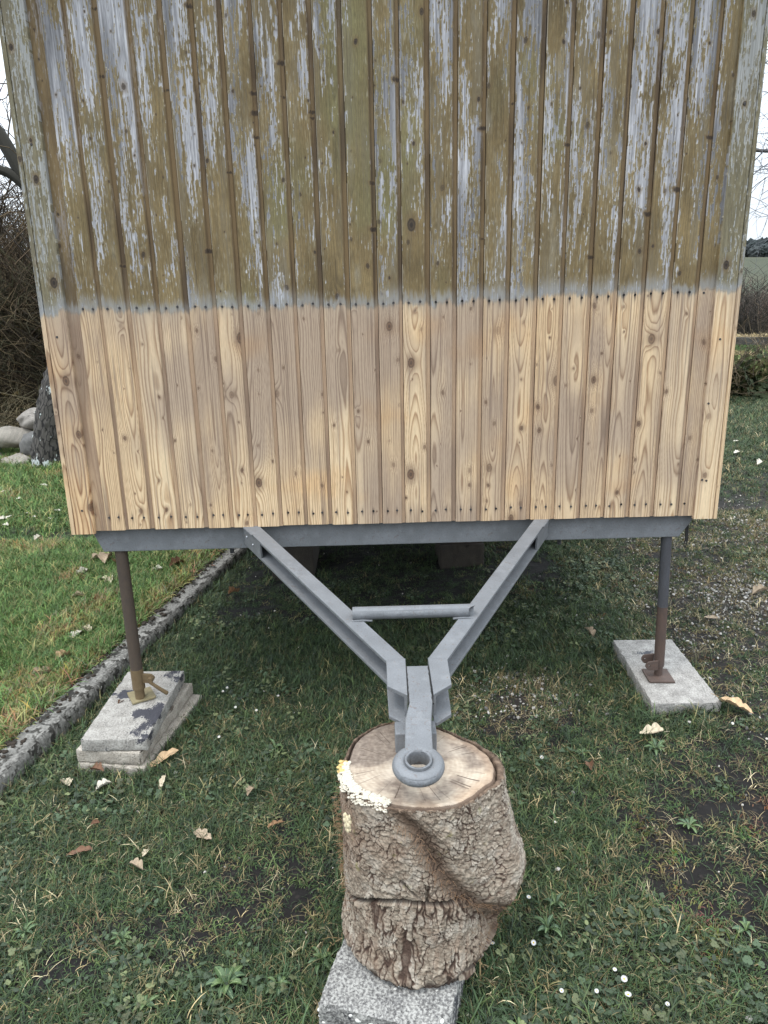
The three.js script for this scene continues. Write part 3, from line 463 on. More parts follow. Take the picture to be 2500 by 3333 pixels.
// ------------------------------------------------------------------ log under the drawbar, slabs, piers, kerb
const blockers = [];                                     // footprints kept free of grass: [cx, cz, half x, half z, turn]
function slab(label, cx, cz, hx, hz, turn, y0, y1, mat, seed, rough = 0.004, pitch = 0, roll = 0, name = 'concrete_slab', cat = 'slab') {
  const g = new THREE.BoxGeometry(hx * 2, y1 - y0, hz * 2, 56, 10, 96), p = g.attributes.position, h = (y1 - y0) / 2;
  for (let i = 0; i < p.count; i++) {
    let x = p.getX(i), y = p.getY(i), z = p.getZ(i);
    const ex = Math.max(0, Math.abs(x) - hx + 0.006) / 0.006, ey = Math.max(0, Math.abs(y) - h + 0.006) / 0.006, ez = Math.max(0, Math.abs(z) - hz + 0.006) / 0.006;
    const chip = 0.0014 + 0.004 * Math.max(0, fbm((x + seed) * 22, (z + y * 1.7) * 22, 3)) + 0.010 * sstep(0.5, 0.8, n2(x * 16 + seed, z * 16 + y * 9));
    const k = Math.max(ex * ey, ex * ez, ey * ez), n = rough * fbm(x * 34 + seed, z * 34 + y * 30, 3);
    if (Math.abs(x) > hx - 1e-4) x += n - Math.sign(x) * k * chip; if (Math.abs(z) > hz - 1e-4) z += n - Math.sign(z) * k * chip;
    if (Math.abs(y) > h - 1e-4) y += 0.45 * n - Math.sign(y) * k * chip;
    p.setXYZ(i, x, y, z);
  }
  const gm = mergeSmooth(g); setUV(gm, boxUV(1)); setUVshift(gm, seed);
  const t = thing(name, label, cat, [cx, y0, cz], turn);
  const m = mesh('body', gm, mat, t); m.position.y = h; m.rotation.set(pitch, 0, roll);
  blockers.push([cx, cz, hx, hz, turn]); return t;
}
function mergeSmooth(g) { const u = g.clone(); u.deleteAttribute('uv'); u.deleteAttribute('normal'); const m = mergeVertices(u, 1e-5); m.computeVertexNormals(); return toCreasedNormals(m, 0.5); }
function setUVshift(g, s) { const u = g.attributes.uv; for (let i = 0; i < u.count; i++) u.setXY(i, u.getX(i) + s * 0.37, u.getY(i) + s * 0.61); }

const cSlabA = concrete(2, [176, 172, 165], [110, 105, 99], [48, 48, 56], 0.07), cSlabB = concrete(5, [184, 176, 164], [126, 117, 106], [84, 74, 64], 0.2), cSlabC = concrete(8, [176, 172, 166], [112, 108, 104], [66, 68, 74], 0.26), cRock = concrete(12, [160, 158, 153], [78, 76, 75], [50, 50, 54], 0.22, 2.2), cPierShaded = concrete(17, [66, 60, 52], [44, 40, 36], [44, 40, 36], 0.3);  // pier concrete is darkened to stand in for the shade under the wagon
slab('lowest grey concrete slab of the stack under the left support leg, half sunk in grass', -0.907, -0.04, 0.118, 0.237, -0.185, -0.145, -0.088, cSlabB, 3.1, 0.005);
slab('middle grey concrete slab of the stack under the left support leg, twisted a little', -0.924, -0.045, 0.111, 0.232, -0.14, -0.087, -0.041, cSlabB, 7.7, 0.003);
slab('topmost pale concrete slab with dark paint stains, directly under the left support leg', -0.926, -0.045, 0.109, 0.231, -0.022, -0.040, 0.005, cSlabA, 1.3, 0.003, 0.0, 0.0);
slab('single pale concrete paving slab in the grass under the right support leg', 0.966, -0.112, 0.116, 0.232, -0.03, -0.022, 0.041, cSlabC, 5.2, 0.003, 0.02, 0);
slab('rough pebbly concrete slab under the standing log', -0.008, 0.957, 0.130, 0.26, -0.29, -0.075, 0.03, cRock, 9.4, 0.008);
{ // pebbles that show in the broken edge of the rough slab
  const t = scene.getObjectByName('concrete_slab_004'), r = rng(8), geos = [], base = new THREE.IcosahedronGeometry(1, 1);
  for (let i = 0; i < 90; i++) { const g = base.clone(), s = lerp(0.003, 0.0095, r() * r()); g.scale(s * (1 + r() * 0.5), s * 0.8, s); g.rotateY(r() * 6); const e = r(); if (e < 0.55) g.translate(lerp(-0.128, 0.128, r()), lerp(0.015, 0.094, r()), 0.257); else if (e < 0.8) g.translate(-0.127, lerp(0.015, 0.09, r()), lerp(-0.05, 0.25, r())); else g.translate(lerp(-0.12, 0.12, r()), 0.1035, lerp(0.05, 0.25, r())); geos.push(g); }
  tag(mesh('pebbles', geos, std({ color: lin(196, 194, 188), roughness: 0.85 }), t), null, null, null, 'stuff');
}
{ // the log
  const log = thing('tree_log', 'standing cut log with a saw cut and a branch stub, carrying the tow eye', 'log', [0, 0.03, 0.955]);
  const TOPPTS = [[-0.067, 0.791], [-0.121, 0.842], [-0.145, 0.92], [-0.153, 0.972], [-0.145, 1.014], [-0.124, 1.046], [-0.083, 1.071], [-0.056, 1.086], [-0.019, 1.096], [0.018, 1.1], [0.05, 1.097], [0.075, 1.092], [0.107, 1.073], [0.139, 1.041], [0.165, 1.016], [0.175, 0.979], [0.172, 0.941], [0.149, 0.894], [0.111, 0.854], [0.083, 0.828], [0.06, 0.81], [0.003, 0.789]];
  const polar = TOPPTS.map(([x, z]) => [Math.atan2(x - 0.01, z - 0.945), Math.hypot(x - 0.01, z - 0.945)]).sort((a, b) => a[0] - b[0]);
  const rTop = (th) => { const n = polar.length; for (let i = 0; i < n; i++) { const a = polar[i], b = polar[(i + 1) % n]; let t0 = a[0], t1 = b[0]; if (t1 < t0) t1 += Math.PI * 2; let t = th; if (t < t0) t += Math.PI * 2; if (t >= t0 && t <= t1) return lerp(a[1], b[1], sstep(0, 1, (t - t0) / (t1 - t0))); } return 0.15; };
  const HT = 0.38, wrapD = (a) => Math.atan2(Math.sin(a), Math.cos(a)), D = Math.PI / 180;
  const foldPts = [[-24, 0.39], [-17, 0.375], [-2, 0.325], [10, 0.262], [26, 0.195], [39, 0.158], [58, 0.118], [72, 0.085], [80, -0.02]];
  const foldAt = (y) => { for (let i = 0; i < foldPts.length - 1; i++) if (y <= foldPts[i][1] && y >= foldPts[i + 1][1]) return lerp(foldPts[i][0], foldPts[i + 1][0], (foldPts[i][1] - y) / (foldPts[i][1] - foldPts[i + 1][1])); return null; };
  const kerfY = (th) => { const a = th / D; return a < -15 ? lerp(0.115, 0.185, sstep(-85, -12, a)) : lerp(0.185, 0.172, sstep(0, 40, a)); };
  function worley2(x, y) {        // [F1, F2, cell value, offset x, offset y]
    const xi = Math.floor(x), yi = Math.floor(y); let f1 = 9, f2 = 9, id = 0, ox = 0, oy = 0;
    for (let j = -1; j <= 1; j++) for (let i = -1; i <= 1; i++) { const h = PERM[PERM[(xi + i) & 255] + ((yi + j) & 255)], dx = xi + i + HV[h] - x, dy = yi + j + HV[(h + 91) & 255] - y, d = dx * dx + dy * dy; if (d < f1) { f2 = f1; f1 = d; id = h; ox = -dx; oy = -dy; } else if (d < f2) f2 = d; }
    return [Math.sqrt(f1), Math.sqrt(f2), HV[id], ox, oy];
  }
  function bark(th, y) {                       // [offset, crevice 0..1, brown 0..1, cell tone, kerf, fold]
    const a = wrapD(th) / D, s = th * 0.16, fy = foldAt(y);
    let dv = 9; if (fy !== null) dv = (th / D - fy) * D * 0.155; const dvv = dv * 0.75;
    const ky = kerfY(th), inK = a > -92 && a < 34 ? 1 : 0, up = y > ky;
    const yE = y < 0.125 ? 0.125 - (0.125 - y) * (1 + 1.5 * Math.exp(-((wrapD(th - 84 * D) / (38 * D)) ** 2))) : y;
    const wp = fbm(s * 26 + 7, yE * 22, 2), wq = fbm(s * 24 + 70, yE * 20 + 9, 2), wx = s + 0.013 * wp + 0.003 * n2(s * 120, yE * 90), wy = yE + 0.013 * wq + 0.003 * n2(s * 110 + 5, yE * 100);
    const W = worley2(wx * (up ? 84 : 76) + 40, wy * (up ? 62 : 17)), g = W[1] - W[0], Wf = worley2(wx * 165 + 3, wy * (up ? 150 : 90)), gf = Wf[1] - Wf[0];
    const open1 = n2(s * 17 + 2, yE * 15), wid = up ? lerp(0.0, 0.22, sstep(-0.35, 0.6, open1)) : lerp(0.05, 0.34, sstep(-0.4, 0.7, open1));
    const c1 = wid > 0.01 ? sstep(wid, wid * 0.25, g) : 0, c2 = sstep(0.16, 0.02, gf) * sstep(-0.1, 0.5, n2(s * 30 + 12, yE * 26)) * 0.7, crev = Math.max(c1, c2);
    const ridge = up ? 0 : 0.5 + 0.5 * n2(s * 36 + 1.4 * wp, yE * 6);
    let o = -(up ? 0.0026 : 0.0044) * c1 - 0.0014 * c2 + (up ? 0.0024 : 0.0020) * -W[4] + 0.0012 * W[2] - 0.0014 * Wf[4] + 0.0042 * fbm(s * 14, y * 14, 3) + 0.001 * n2(s * 180, yE * 150) + (up ? 0 : 0.0055 * ridge - 0.0027);
    // swollen branch stub on the right, with its underside cut off
    const bx = wrapD(th - 84 * D) / (40 * D), by = (y - 0.125) / (y > 0.125 ? 0.175 : 0.075);
    let bul = Math.exp(-(bx * bx) * 1.15 - by * by); if (dv < 0) bul *= 1 - sstep(0.0, 0.035, -dv); else bul *= 1;
    o += 0.074 * bul;
    const fold = Math.exp(-(dvv * dvv) / (0.00026)); if (y < 0.40) o -= 0.017 * fold * sstep(0.39, 0.33, y) * sstep(0.07, 0.10, y);
    const fib = fold * (0.5 + 0.5 * n2(dv * 420 + y * 30, (y + s) * 30)); o += 0.004 * fib;
    const K = inK * sstep(0.0058, 0.0044, Math.abs(y - ky)) * sstep(-92, -80, a) * sstep(34, 26, a); o -= 0.019 * K;
    const G = (() => { const t = (a + 20) / 20; if (t < 0 || t > 1) return 0; const gy = lerp(0.235, 0.190, t); return sstep(0.0045, 0.002, Math.abs(y - gy)) * Math.sin(t * Math.PI); })(); o -= 0.010 * G;
    if (a > 2 && a < 4.4 && y > ky && y < ky + 0.036) o -= 0.009;
    const lowGap = sstep(0.022 + 0.016 * n2(s * 36, 2) + 0.02 * sstep(8, 30, a) * sstep(52, 44, a), 0.0, y); o -= 0.014 * lowGap;   // bark broken off at the foot
    const brown = clamp(sstep(-30, -75, a) * sstep(0.14, 0.26, y) * 0.9 + fold * 0.9 + 0.55 * sstep(0.1, 0.5, fbm(s * 9 + 4, y * 9, 3)) + 0.3 * sstep(0.36, 0.38, y) * sstep(10, -50, a));
    return [o, crev, brown, W[2], Math.max(K, G), fold, bul, lowGap, yE, -W[4]];
  }
  const radius = (th, y) => {
    const t = y / HT, rb = 0.158 + 0.006 * Math.sin(2 * th + 1) + 0.012 * sstep(0.1, 0, y), b = bark(th, y);
    return { r: lerp(rb, rTop(wrapD(th)), sstep(0, 1, t)) + b[0], b };
  };
  const axis = (y) => [lerp(0.0, 0.01, y / HT), lerp(0.03, -0.01, y / HT)];
  const CN = [0.838, -0.50, 0.22], CP = [0.185, 0.070, 0.010];          // plane of the sawn branch end, relative to the log
  const posAt = (th, y) => { const { r } = radius(th, y), [ax, az] = axis(y); let p = [ax + Math.sin(th) * r, y, az + Math.cos(th) * r], d = (p[0] - CP[0]) * CN[0] + (p[1] - CP[1]) * CN[1] + (p[2] - CP[2]) * CN[2], cut = 0; if (d > 0 && Math.abs(wrapD(th - 84 * D)) < 72 * D && y > 0.02 && y < 0.2) { cut = d; p = p.map((v, k) => v - CN[k] * d * 0.97); } return [p, cut]; };
  const NT = 460, NY = 240, pos = [], uv = [], idx = [];
  for (let j = 0; j <= NY; j++) for (let i = 0; i <= NT; i++) {
    const th = -Math.PI + i / NT * Math.PI * 2, y = j / NY * HT, [q] = posAt(th, y);
    const rimDrop = j === NY ? 0.006 * Math.abs(n2(th * 12, 4)) : 0;
    pos.push(q[0], q[1] - rimDrop, q[2]); uv.push(i / NT, j / NY);
  }
  for (let j = 0; j < NY; j++) for (let i = 0; i < NT; i++) { const a = j * (NT + 1) + i, b = a + 1, c = a + NT + 1, d = c + 1; idx.push(a, b, c, b, d, c); }
  const bg = new THREE.BufferGeometry(); bg.setAttribute('position', new THREE.Float32BufferAttribute(pos, 3)); bg.setAttribute('uv', new THREE.Float32BufferAttribute(uv, 2)); bg.setIndex(idx); bg.computeVertexNormals();
  const barkTex = colorTex(1216, 512, (i, j) => {
    const th = -Math.PI + (i + 0.5) / 1216 * Math.PI * 2, y = (j + 0.5) / 512 * HT, [, crev, brown, cell, K, fold, bul, lg, yE, flk] = bark(th, y), s = th * 0.16;
    const f = fbm(s * 70, yE * 150, 3), st = n2(s * 420, yE * 260), a = th / D, pc = a > 0 && y < 0.2 ? posAt(th, y) : null, cut = pc ? pc[1] : 0;
    let c = mix3([164, 152, 136], [98, 85, 72], clamp(0.42 + 0.75 * f + 0.4 * (cell - 0.5) + 0.3 * n2(s * 210, yE * 170) - 0.25 * flk));
    if (n2(s * 22 + 8, y * 30) > 0.25) c = mix3(c, [186, 180, 170], 0.3);
    c = mix3(c, [116, 92, 74], brown * (0.55 + 0.35 * st)); c = mix3(c, [62, 45, 36], crev * 0.9); c = mix3(c, [114, 92, 76], 0.34 * sstep(0.1, 0.5, n2(s * 60 + 31, yE * 20)) * (y < kerfY(th) ? 1 : 0.35));
    c = mix3(c, [120, 114, 66], 0.5 * sstep(0.35, 0.6, fbm(s * 30 + 70, y * 30, 3)) * sstep(0.16, 0.22, y));
    c = mix3(c, [66, 50, 38], fold * 0.62); c = mix3(c, [52, 44, 40], K * 0.5);
    if (cut > 0) c = mix3(c, mix3([172, 146, 114], [112, 90, 68], clamp(0.5 + 0.7 * fbm(pc[0][1] * 90, pc[0][2] * 90, 3) + 0.25 * n2(pc[0][1] * 30 + 5, pc[0][2] * 400))), sstep(0, 0.004, cut) * 0.92);
    c = mix3(c, [44, 32, 26], lg * 0.75);
    return [c[0] * (1 + 0.06 * st), c[1] * (1 + 0.06 * st), c[2] * (1 + 0.06 * st)];
  }, false);
  const barkB = grayTex(1024, 512, (i, j) => { const th = -Math.PI + i / 1024 * Math.PI * 2, y = j / 512 * HT, s = th * 0.16, W = worley(s * 190 + 0.5 * n2(s * 60, y * 40), y * 120); return 0.5 + 0.3 * fbm(s * 140, y * 200, 3) + 0.35 * (W[1] - W[0]) - 0.15; }, false);
  mesh('bark', bg, std({ map: barkTex, bumpMap: barkB, bumpScale: 0.003, roughness: 0.95 }), log);
  // sawn top: rings and radial cracks, a thin gap, then the rim of bark
  const rimIn = (th) => rTop(wrapD(th)) - 0.0062 + 0.0010 * n2(th * 9, 3);
  const tp = [], tu = [], ti = [], NR = 26, NA = 200;
  for (let j = 0; j <= NR; j++) for (let i = 0; i <= NA; i++) { const th = -Math.PI + i / NA * Math.PI * 2, r = rimIn(th) * j / NR, x = Math.sin(th) * r, z = Math.cos(th) * r; tp.push(0.01 + x, HT + 0.0015 + 0.0012 * n2(x * 25, z * 25) - (j === NR ? 0.012 : 0), -0.01 + z); tu.push(0.5 + x / 0.4, 0.5 + z / 0.4); }
  for (let j = 0; j < NR; j++) for (let i = 0; i < NA; i++) { const a = j * (NA + 1) + i; ti.push(a, a + NA + 1, a + 1, a + 1, a + NA + 1, a + NA + 2); }
  const tg = new THREE.BufferGeometry(); tg.setAttribute('position', new THREE.Float32BufferAttribute(tp, 3)); tg.setAttribute('uv', new THREE.Float32BufferAttribute(tu, 2)); tg.setIndex(ti); tg.computeVertexNormals();
  const topH = new Float32Array(768 * 768);
  const topTex = colorTex(768, 768, (i, j) => {
    const x = (i / 768 - 0.5) * 0.4, z = (j / 768 - 0.5) * 0.4, cx = x + 0.02, cz = z - 0.005, R = Math.hypot(cx, cz), th = Math.atan2(cx, cz), rel = Math.hypot(x, z) / rimIn(Math.atan2(x, z));
    const rr = R * 310 + 1.4 * n2(th * 2.2, R * 14) + 0.5 * n2(x * 60, z * 60), ring = 0.5 + 0.5 * Math.sin(rr * 2.2), saw = n2(x * 60 + z * 20, z * 420 - x * 60), f = fbm(x * 26, z * 26, 4), f2 = fbm(x * 90 + 5, z * 90, 3);
    let c = mix3([188, 174, 156], [132, 114, 98], 0.10 * ring + clamp(0.32 + 0.65 * f + 0.3 * f2) * 0.7);
    const dirt = sstep(0.0, 0.45, fbm(x * 11 + 3, z * 11 + 8, 4) + 0.9 * sstep(0.02, -0.12, x) * sstep(0.06, -0.10, z) + 0.35 * sstep(0.0, 0.12, x) * sstep(0.1, -0.1, z) + 0.08); c = mix3(c, [92, 80, 72], dirt * (0.45 + 0.35 * clamp(f2 + 0.5)));
    const pale = sstep(0.1, 0.5, n2(x * 13 + 30, z * 13)) * sstep(0.95, 0.6, rel); c = mix3(c, [206, 194, 178], pale * 0.4);
    const warm = sstep(0.75, 0.95, rel) * sstep(-0.4, 0.4, n2(th * 3, 9) + x * 6); c = mix3(c, [176, 142, 112], warm * 0.35);
    c = c.map((v) => v * (1 + 0.07 * saw));
    const ck = n2(th * 46 + 3, 5.5); let crack = 0; if (ck > 0.62 && rel > 0.58 + 0.2 * n2(th * 30, 2) && rel < 0.86) crack = sstep(0.62, 0.75, ck); c = mix3(c, [66, 52, 42], crack * 0.7);
    if (rel > 0.965) c = mix3(c, [70, 54, 44], 0.6);
    topH[j * 768 + i] = 0.5 + 0.16 * ring + 0.14 * saw + 0.2 * f2 - 0.4 * crack; return c;
  }, false);
  mesh('sawn_face', tg, std({ map: topTex, bumpMap: grayTex(768, 768, (i, j) => topH[j * 768 + i], false), bumpScale: 0.002, roughness: 0.92 }), log);
  { // rim of bark round the sawn face
    const q = [], qi = [], n = 360; for (let i = 0; i <= n; i++) { const th = -Math.PI + i / n * Math.PI * 2, gap = n2(th * 11, 7) > 0.45 || n2(th * 33, 2) > 0.6 ? 0.004 : 0, ri = rimIn(th) + 0.0018 + gap * 0.4, ro = radius(th, HT).r + 0.0005, dy = 0.0018 * n2(th * 20, 1) - 0.001 - gap; for (const [r, y] of [[ri, HT - 0.018], [ri, HT + dy - 0.001], [lerp(ri, ro, 0.35), HT + dy + 0.0014], [ro - 0.001, HT + dy], [ro, HT - 0.004]]) q.push(0.01 + Math.sin(th) * r, y, -0.01 + Math.cos(th) * r); }
    for (let i = 0; i < n; i++) for (let k = 0; k < 4; k++) { const a = i * 5 + k, b = a + 5; qi.push(a, b, a + 1, a + 1, b, b + 1); }
    const g = new THREE.BufferGeometry(); g.setAttribute('position', new THREE.Float32BufferAttribute(q, 3)); g.setIndex(qi); g.computeVertexNormals(); setUV(g, (x, y, z) => [x * 5, z * 5]);
    const rt = colorTex(256, 256, (i, j) => { const f = fbm(i / 20, j / 20, 4); return mix3([132, 112, 94], [62, 48, 38], clamp(0.5 + 0.9 * f)); });
    mesh('bark_rim', g, std({ map: rt, roughness: 0.95, side: THREE.DoubleSide }), log);
  }
  { // white crust of fungus on the left rim, with a yellow lobe; a lump lower down
    const r = rng(31), lob = []; for (let i = 0; i < 760; i++) { const a = lerp(-92, -26, r()) * D, w = Math.pow(Math.sin((a / D + 96) / 78 * Math.PI) * 0.5 + 0.5, 1) , rad = rTop(a) + lerp(-0.016, 0.004, r()) * (0.4 + w), s = lerp(0.0014, 0.0042, r() * r()) * (0.7 + 0.5 * w), g = new THREE.IcosahedronGeometry(s, 1); g.scale(1.2, 0.55, 1.2); g.rotateX(r() - 0.5); g.translate(0.01 + Math.sin(a) * rad, HT + 0.002 - Math.max(0, rad - rTop(a) + 0.003) * 1.6 + r() * 0.002, -0.01 + Math.cos(a) * rad); lob.push(g); }
    mesh('fungus_crust', lob, std({ color: lin(192, 184, 168), roughness: 0.95 }), log);
    const yl = []; for (let i = 0; i < 18; i++) { const a = lerp(-96, -82, r()) * D, rad = rTop(a) + lerp(-0.004, 0.006, r()), g = new THREE.IcosahedronGeometry(lerp(0.003, 0.006, r()), 1); g.scale(1.2, 0.6, 1.2); g.translate(0.01 + Math.sin(a) * rad, HT + lerp(-0.006, 0.003, r()), -0.01 + Math.cos(a) * rad); yl.push(g); }
    mesh('yellow_fungus', yl, std({ color: lin(190, 164, 108), roughness: 0.9 }), log);
    const lump = []; for (let i = 0; i < 34; i++) { const a = lerp(-66, -60, r()) * D, y = lerp(0.285, 0.325, r()), rd = radius(a, y).r, g = new THREE.IcosahedronGeometry(lerp(0.003, 0.0065, r()), 1); g.scale(1, 1.3, 1); g.translate(0.01 + Math.sin(a) * rd, y, Math.cos(a) * rd); lump.push(g); }
    mesh('fungus_lump', lump, std({ color: lin(206, 192, 160), roughness: 0.95 }), log);
  }
  { // a curled bark flap and loose fibres
    const fl = new THREE.PlaneGeometry(0.044, 0.066, 10, 12), p = fl.attributes.position; for (let i = 0; i < p.count; i++) { const x = p.getX(i), y = p.getY(i), v = (y + 0.035) / 0.07, k = 1 - 0.75 * v; p.setXYZ(i, x * k - 0.006 * v + 0.002 * n2(y * 80, x * 60), y + 0.004 * n2(x * 90, 3), 0.010 * Math.cos(x * 40) + 0.014 * (1 - v) + 0.002 * n2(x * 70, y * 70)); }
    fl.computeVertexNormals(); setUV(fl, (x, y) => [0.55 + x, y * 2.2 + 0.5]); const th = 34 * D; fl.rotateY(th); fl.translate(Math.sin(th) * 0.148, 0.038, 0.03 + Math.cos(th) * 0.148);
    mesh('bark_flap', fl, std({ map: barkTex, roughness: 0.95, side: THREE.DoubleSide }), log);
    const r = rng(12), fb = [];
    const hair = (a, y, len, spread) => { const rd = radius(a, y).r, x = Math.sin(a) * rd, z = 0.02 + Math.cos(a) * rd - 0.005, o = [Math.sin(a) * len * 0.7 + (r() - 0.5) * spread, (r() - 0.6) * len, Math.cos(a) * len * 0.7 + (r() - 0.5) * spread]; fb.push(tubeAlong([[x, y, z], [x + o[0] * 0.6, y + o[1] * 0.4 + 0.002, z + o[2] * 0.6], [x + o[0] + (r() - 0.5) * 0.006, y + o[1], z + o[2]]], 0.0005, 0.0003, 4, 3)); };
    for (let i = 0; i < 150; i++) { const t = Math.floor(r() * (foldPts.length - 3)) + 1, k = r(), a = lerp(foldPts[t][0], foldPts[t + 1][0], k) + (r() - 0.5) * 9, y = lerp(foldPts[t][1], foldPts[t + 1][1], k) + (r() - 0.5) * 0.02; hair(a * D, clamp(y, 0.02, 0.36), lerp(0.008, 0.022, r()), 0.018); }
    for (let i = 0; i < 260; i++) hair(lerp(-105, -62, r()) * D, lerp(0.08, 0.35, r()), lerp(0.006, 0.016, r()), 0.014);
    for (let i = 0; i < 120; i++) hair(lerp(35, 95, r()) * D, lerp(0.0, 0.10, r()), lerp(0.006, 0.018, r()), 0.014);
    tag(mesh('bark_fibres', fb, std({ color: lin(138, 108, 82), roughness: 1 }), log), null, null, null, 'stuff');
  }
}
{ // piers under the wagon, their concrete coloured dark to deepen the shade
  slab('dim concrete block carrying a plank under the wagon, behind the left drawbar arm', -0.52, -1.72, 0.115, 0.22, 0.0, -0.12, 0.2, cPierShaded, 4.4, 0.004, 0, 0, 'concrete_block', 'block');
  slab('grey concrete block with a broken corner under the wagon, below the orange wood', 0.398, -1.6, 0.118, 0.15, 0.0, -0.08, 0.085, cPierShaded, 6.1, 0.006, 0, 0, 'concrete_block', 'block');
  const wt = colorTex(128, 256, (i, j) => { const f = fbm(i / 14, j / 60, 3); return mix3([150, 94, 48], [104, 62, 34], clamp(0.5 + f)); });
  const mw = std({ map: wt, roughness: 0.9 });
  const b = thing('wood_block', 'orange brown wooden block on the concrete block under the wagon', 'wood block', [0.425, 0.086, -1.56]); mesh('body', setUV(new RoundedBoxGeometry(0.17, 0.11, 0.16, 2, 0.004).translate(0, 0.055, 0), boxUV(3)), mw, b); mesh('end_grain', setUV(new RoundedBoxGeometry(0.16, 0.1, 0.003, 1, 0.001).translate(0, 0.055, 0.081), boxUV(6)), mw, b);
  const pl = thing('support_plank', 'brown plank lying on the concrete block behind the left drawbar arm', 'plank', [-0.52, 0.201, -1.70]); mesh('body', setUV(new RoundedBoxGeometry(0.25, 0.05, 0.42, 2, 0.004).translate(0, 0.025, 0), boxUV(3)), mw, pl);
  const ch = thing('broken_block', 'chipped piece of concrete beside the orange wooden block under the wagon', 'concrete piece', [0.315, 0.086, -1.56]); const cg = new THREE.IcosahedronGeometry(0.05, 3); const p = cg.attributes.position; for (let i = 0; i < p.count; i++) { const x = p.getX(i), y = p.getY(i), z = p.getZ(i), k = 1 + 0.25 * n2(x * 30 + 3, z * 30 + y * 20); p.setXYZ(i, x * k * 0.8, (y + 0.05) * k, z * k); } cg.computeVertexNormals(); mesh('body', setUV(cg, boxUV(2)), cPierShaded, ch);
}
{ // kerb stones along the lawn
  const kt = colorTex(512, 512, (i, j) => { const a = tile(i, j, 512, 512, (u, v) => fbm(u * 7, v * 7, 5)), s = tile(i, j, 512, 512, (u, v) => fbm(u * 50, v * 50, 3)), m = tile(i, j, 512, 512, (u, v) => fbm(u * 10 + 9, v * 10, 4)); let c = mix3([160, 157, 151], [80, 78, 74], clamp(0.5 + 0.7 * a + 0.8 * s)); return mix3(c, [38, 36, 32], sstep(0.0, 0.2, m + 0.3 * s) * 0.85); });
  kt.repeat.set(2, 2); const km = std({ map: kt, bumpMap: concBump, bumpScale: 0.008, roughness: 1 });
  const ang = Math.atan(0.18), len = [0.86, 0.62, 0.80, 0.92, 0.92, 0.92, 0.92]; let z = 1.42;
  const names = ['front length of weathered kerb stone at the lawn edge, nearest the camera', 'grey kerb stone beside the stack of slabs under the left leg', 'mossy kerb stone directly behind the left support leg', 'kerb stone with dirt on top, third behind the left leg', 'kerb stone in the shade below the wagon, fourth behind the left leg', 'kerb stone far under the wagon, fifth behind the left leg', 'kerb stone far under the wagon, last of the row'];
  const r = rng(66);
  len.forEach((L, k) => {
    const g = new THREE.BoxGeometry(0.105, 0.17, L - 0.008, 14, 14, 110), p = g.attributes.position;
    for (let i = 0; i < p.count; i++) { const x = p.getX(i), y = p.getY(i), zz = p.getZ(i), n = 0.005 * fbm(zz * 16 + k * 7, y * 14 + x * 9, 4) + 0.004 * n2(zz * 55, x * 50 + y * 40 + k), e = Math.max(0, Math.abs(x) - 0.036) * Math.max(0, y - 0.065) * 22; p.setXYZ(i, x + Math.sign(x) * n * (Math.abs(x) > 0.05 ? 1 : 0) - Math.sign(x) * e, y + (y > 0.08 ? 0.9 * n : 0) - e, zz); }
    const gm = mergeSmooth(g); setUV(gm, boxUV(1)); setUVshift(gm, k * 3.3);
    const zc = z - L / 2 * Math.cos(ang), xc = kerbX(zc) - 0.052;
    const t = thing('kerb_stone', names[k], 'kerb stone', [xc, -0.15, zc], -ang + (r() - 0.5) * 0.012); mesh('body', gm, km, t).position.y = -0.005 + (r() - 0.5) * 0.008;
    // moss and soil lumps lying on it
    const geos = []; for (let i = 0; i < 90; i++) { const s = lerp(0.003, 0.012, r() * r()), q = new THREE.IcosahedronGeometry(s, 1), pp = q.attributes.position; for (let m = 0; m < pp.count; m++) pp.setY(m, pp.getY(m) * 0.55); q.scale(1 + r() * 0.6, 1, 1 + r() * 0.6); q.rotateY(r() * 6); q.translate(lerp(-0.05, 0.025, r() * r() + 0.0), 0.084 + 0.002, lerp(-L / 2, L / 2, r())); geos.push(q); }
    tag(mesh('moss', geos, std({ color: lin(52, 44, 36), roughness: 1 }), t), null, null, null, 'stuff');
    blockers.push([xc, zc, 0.05, L / 2, -ang]); z -= L * Math.cos(ang);
  });
}
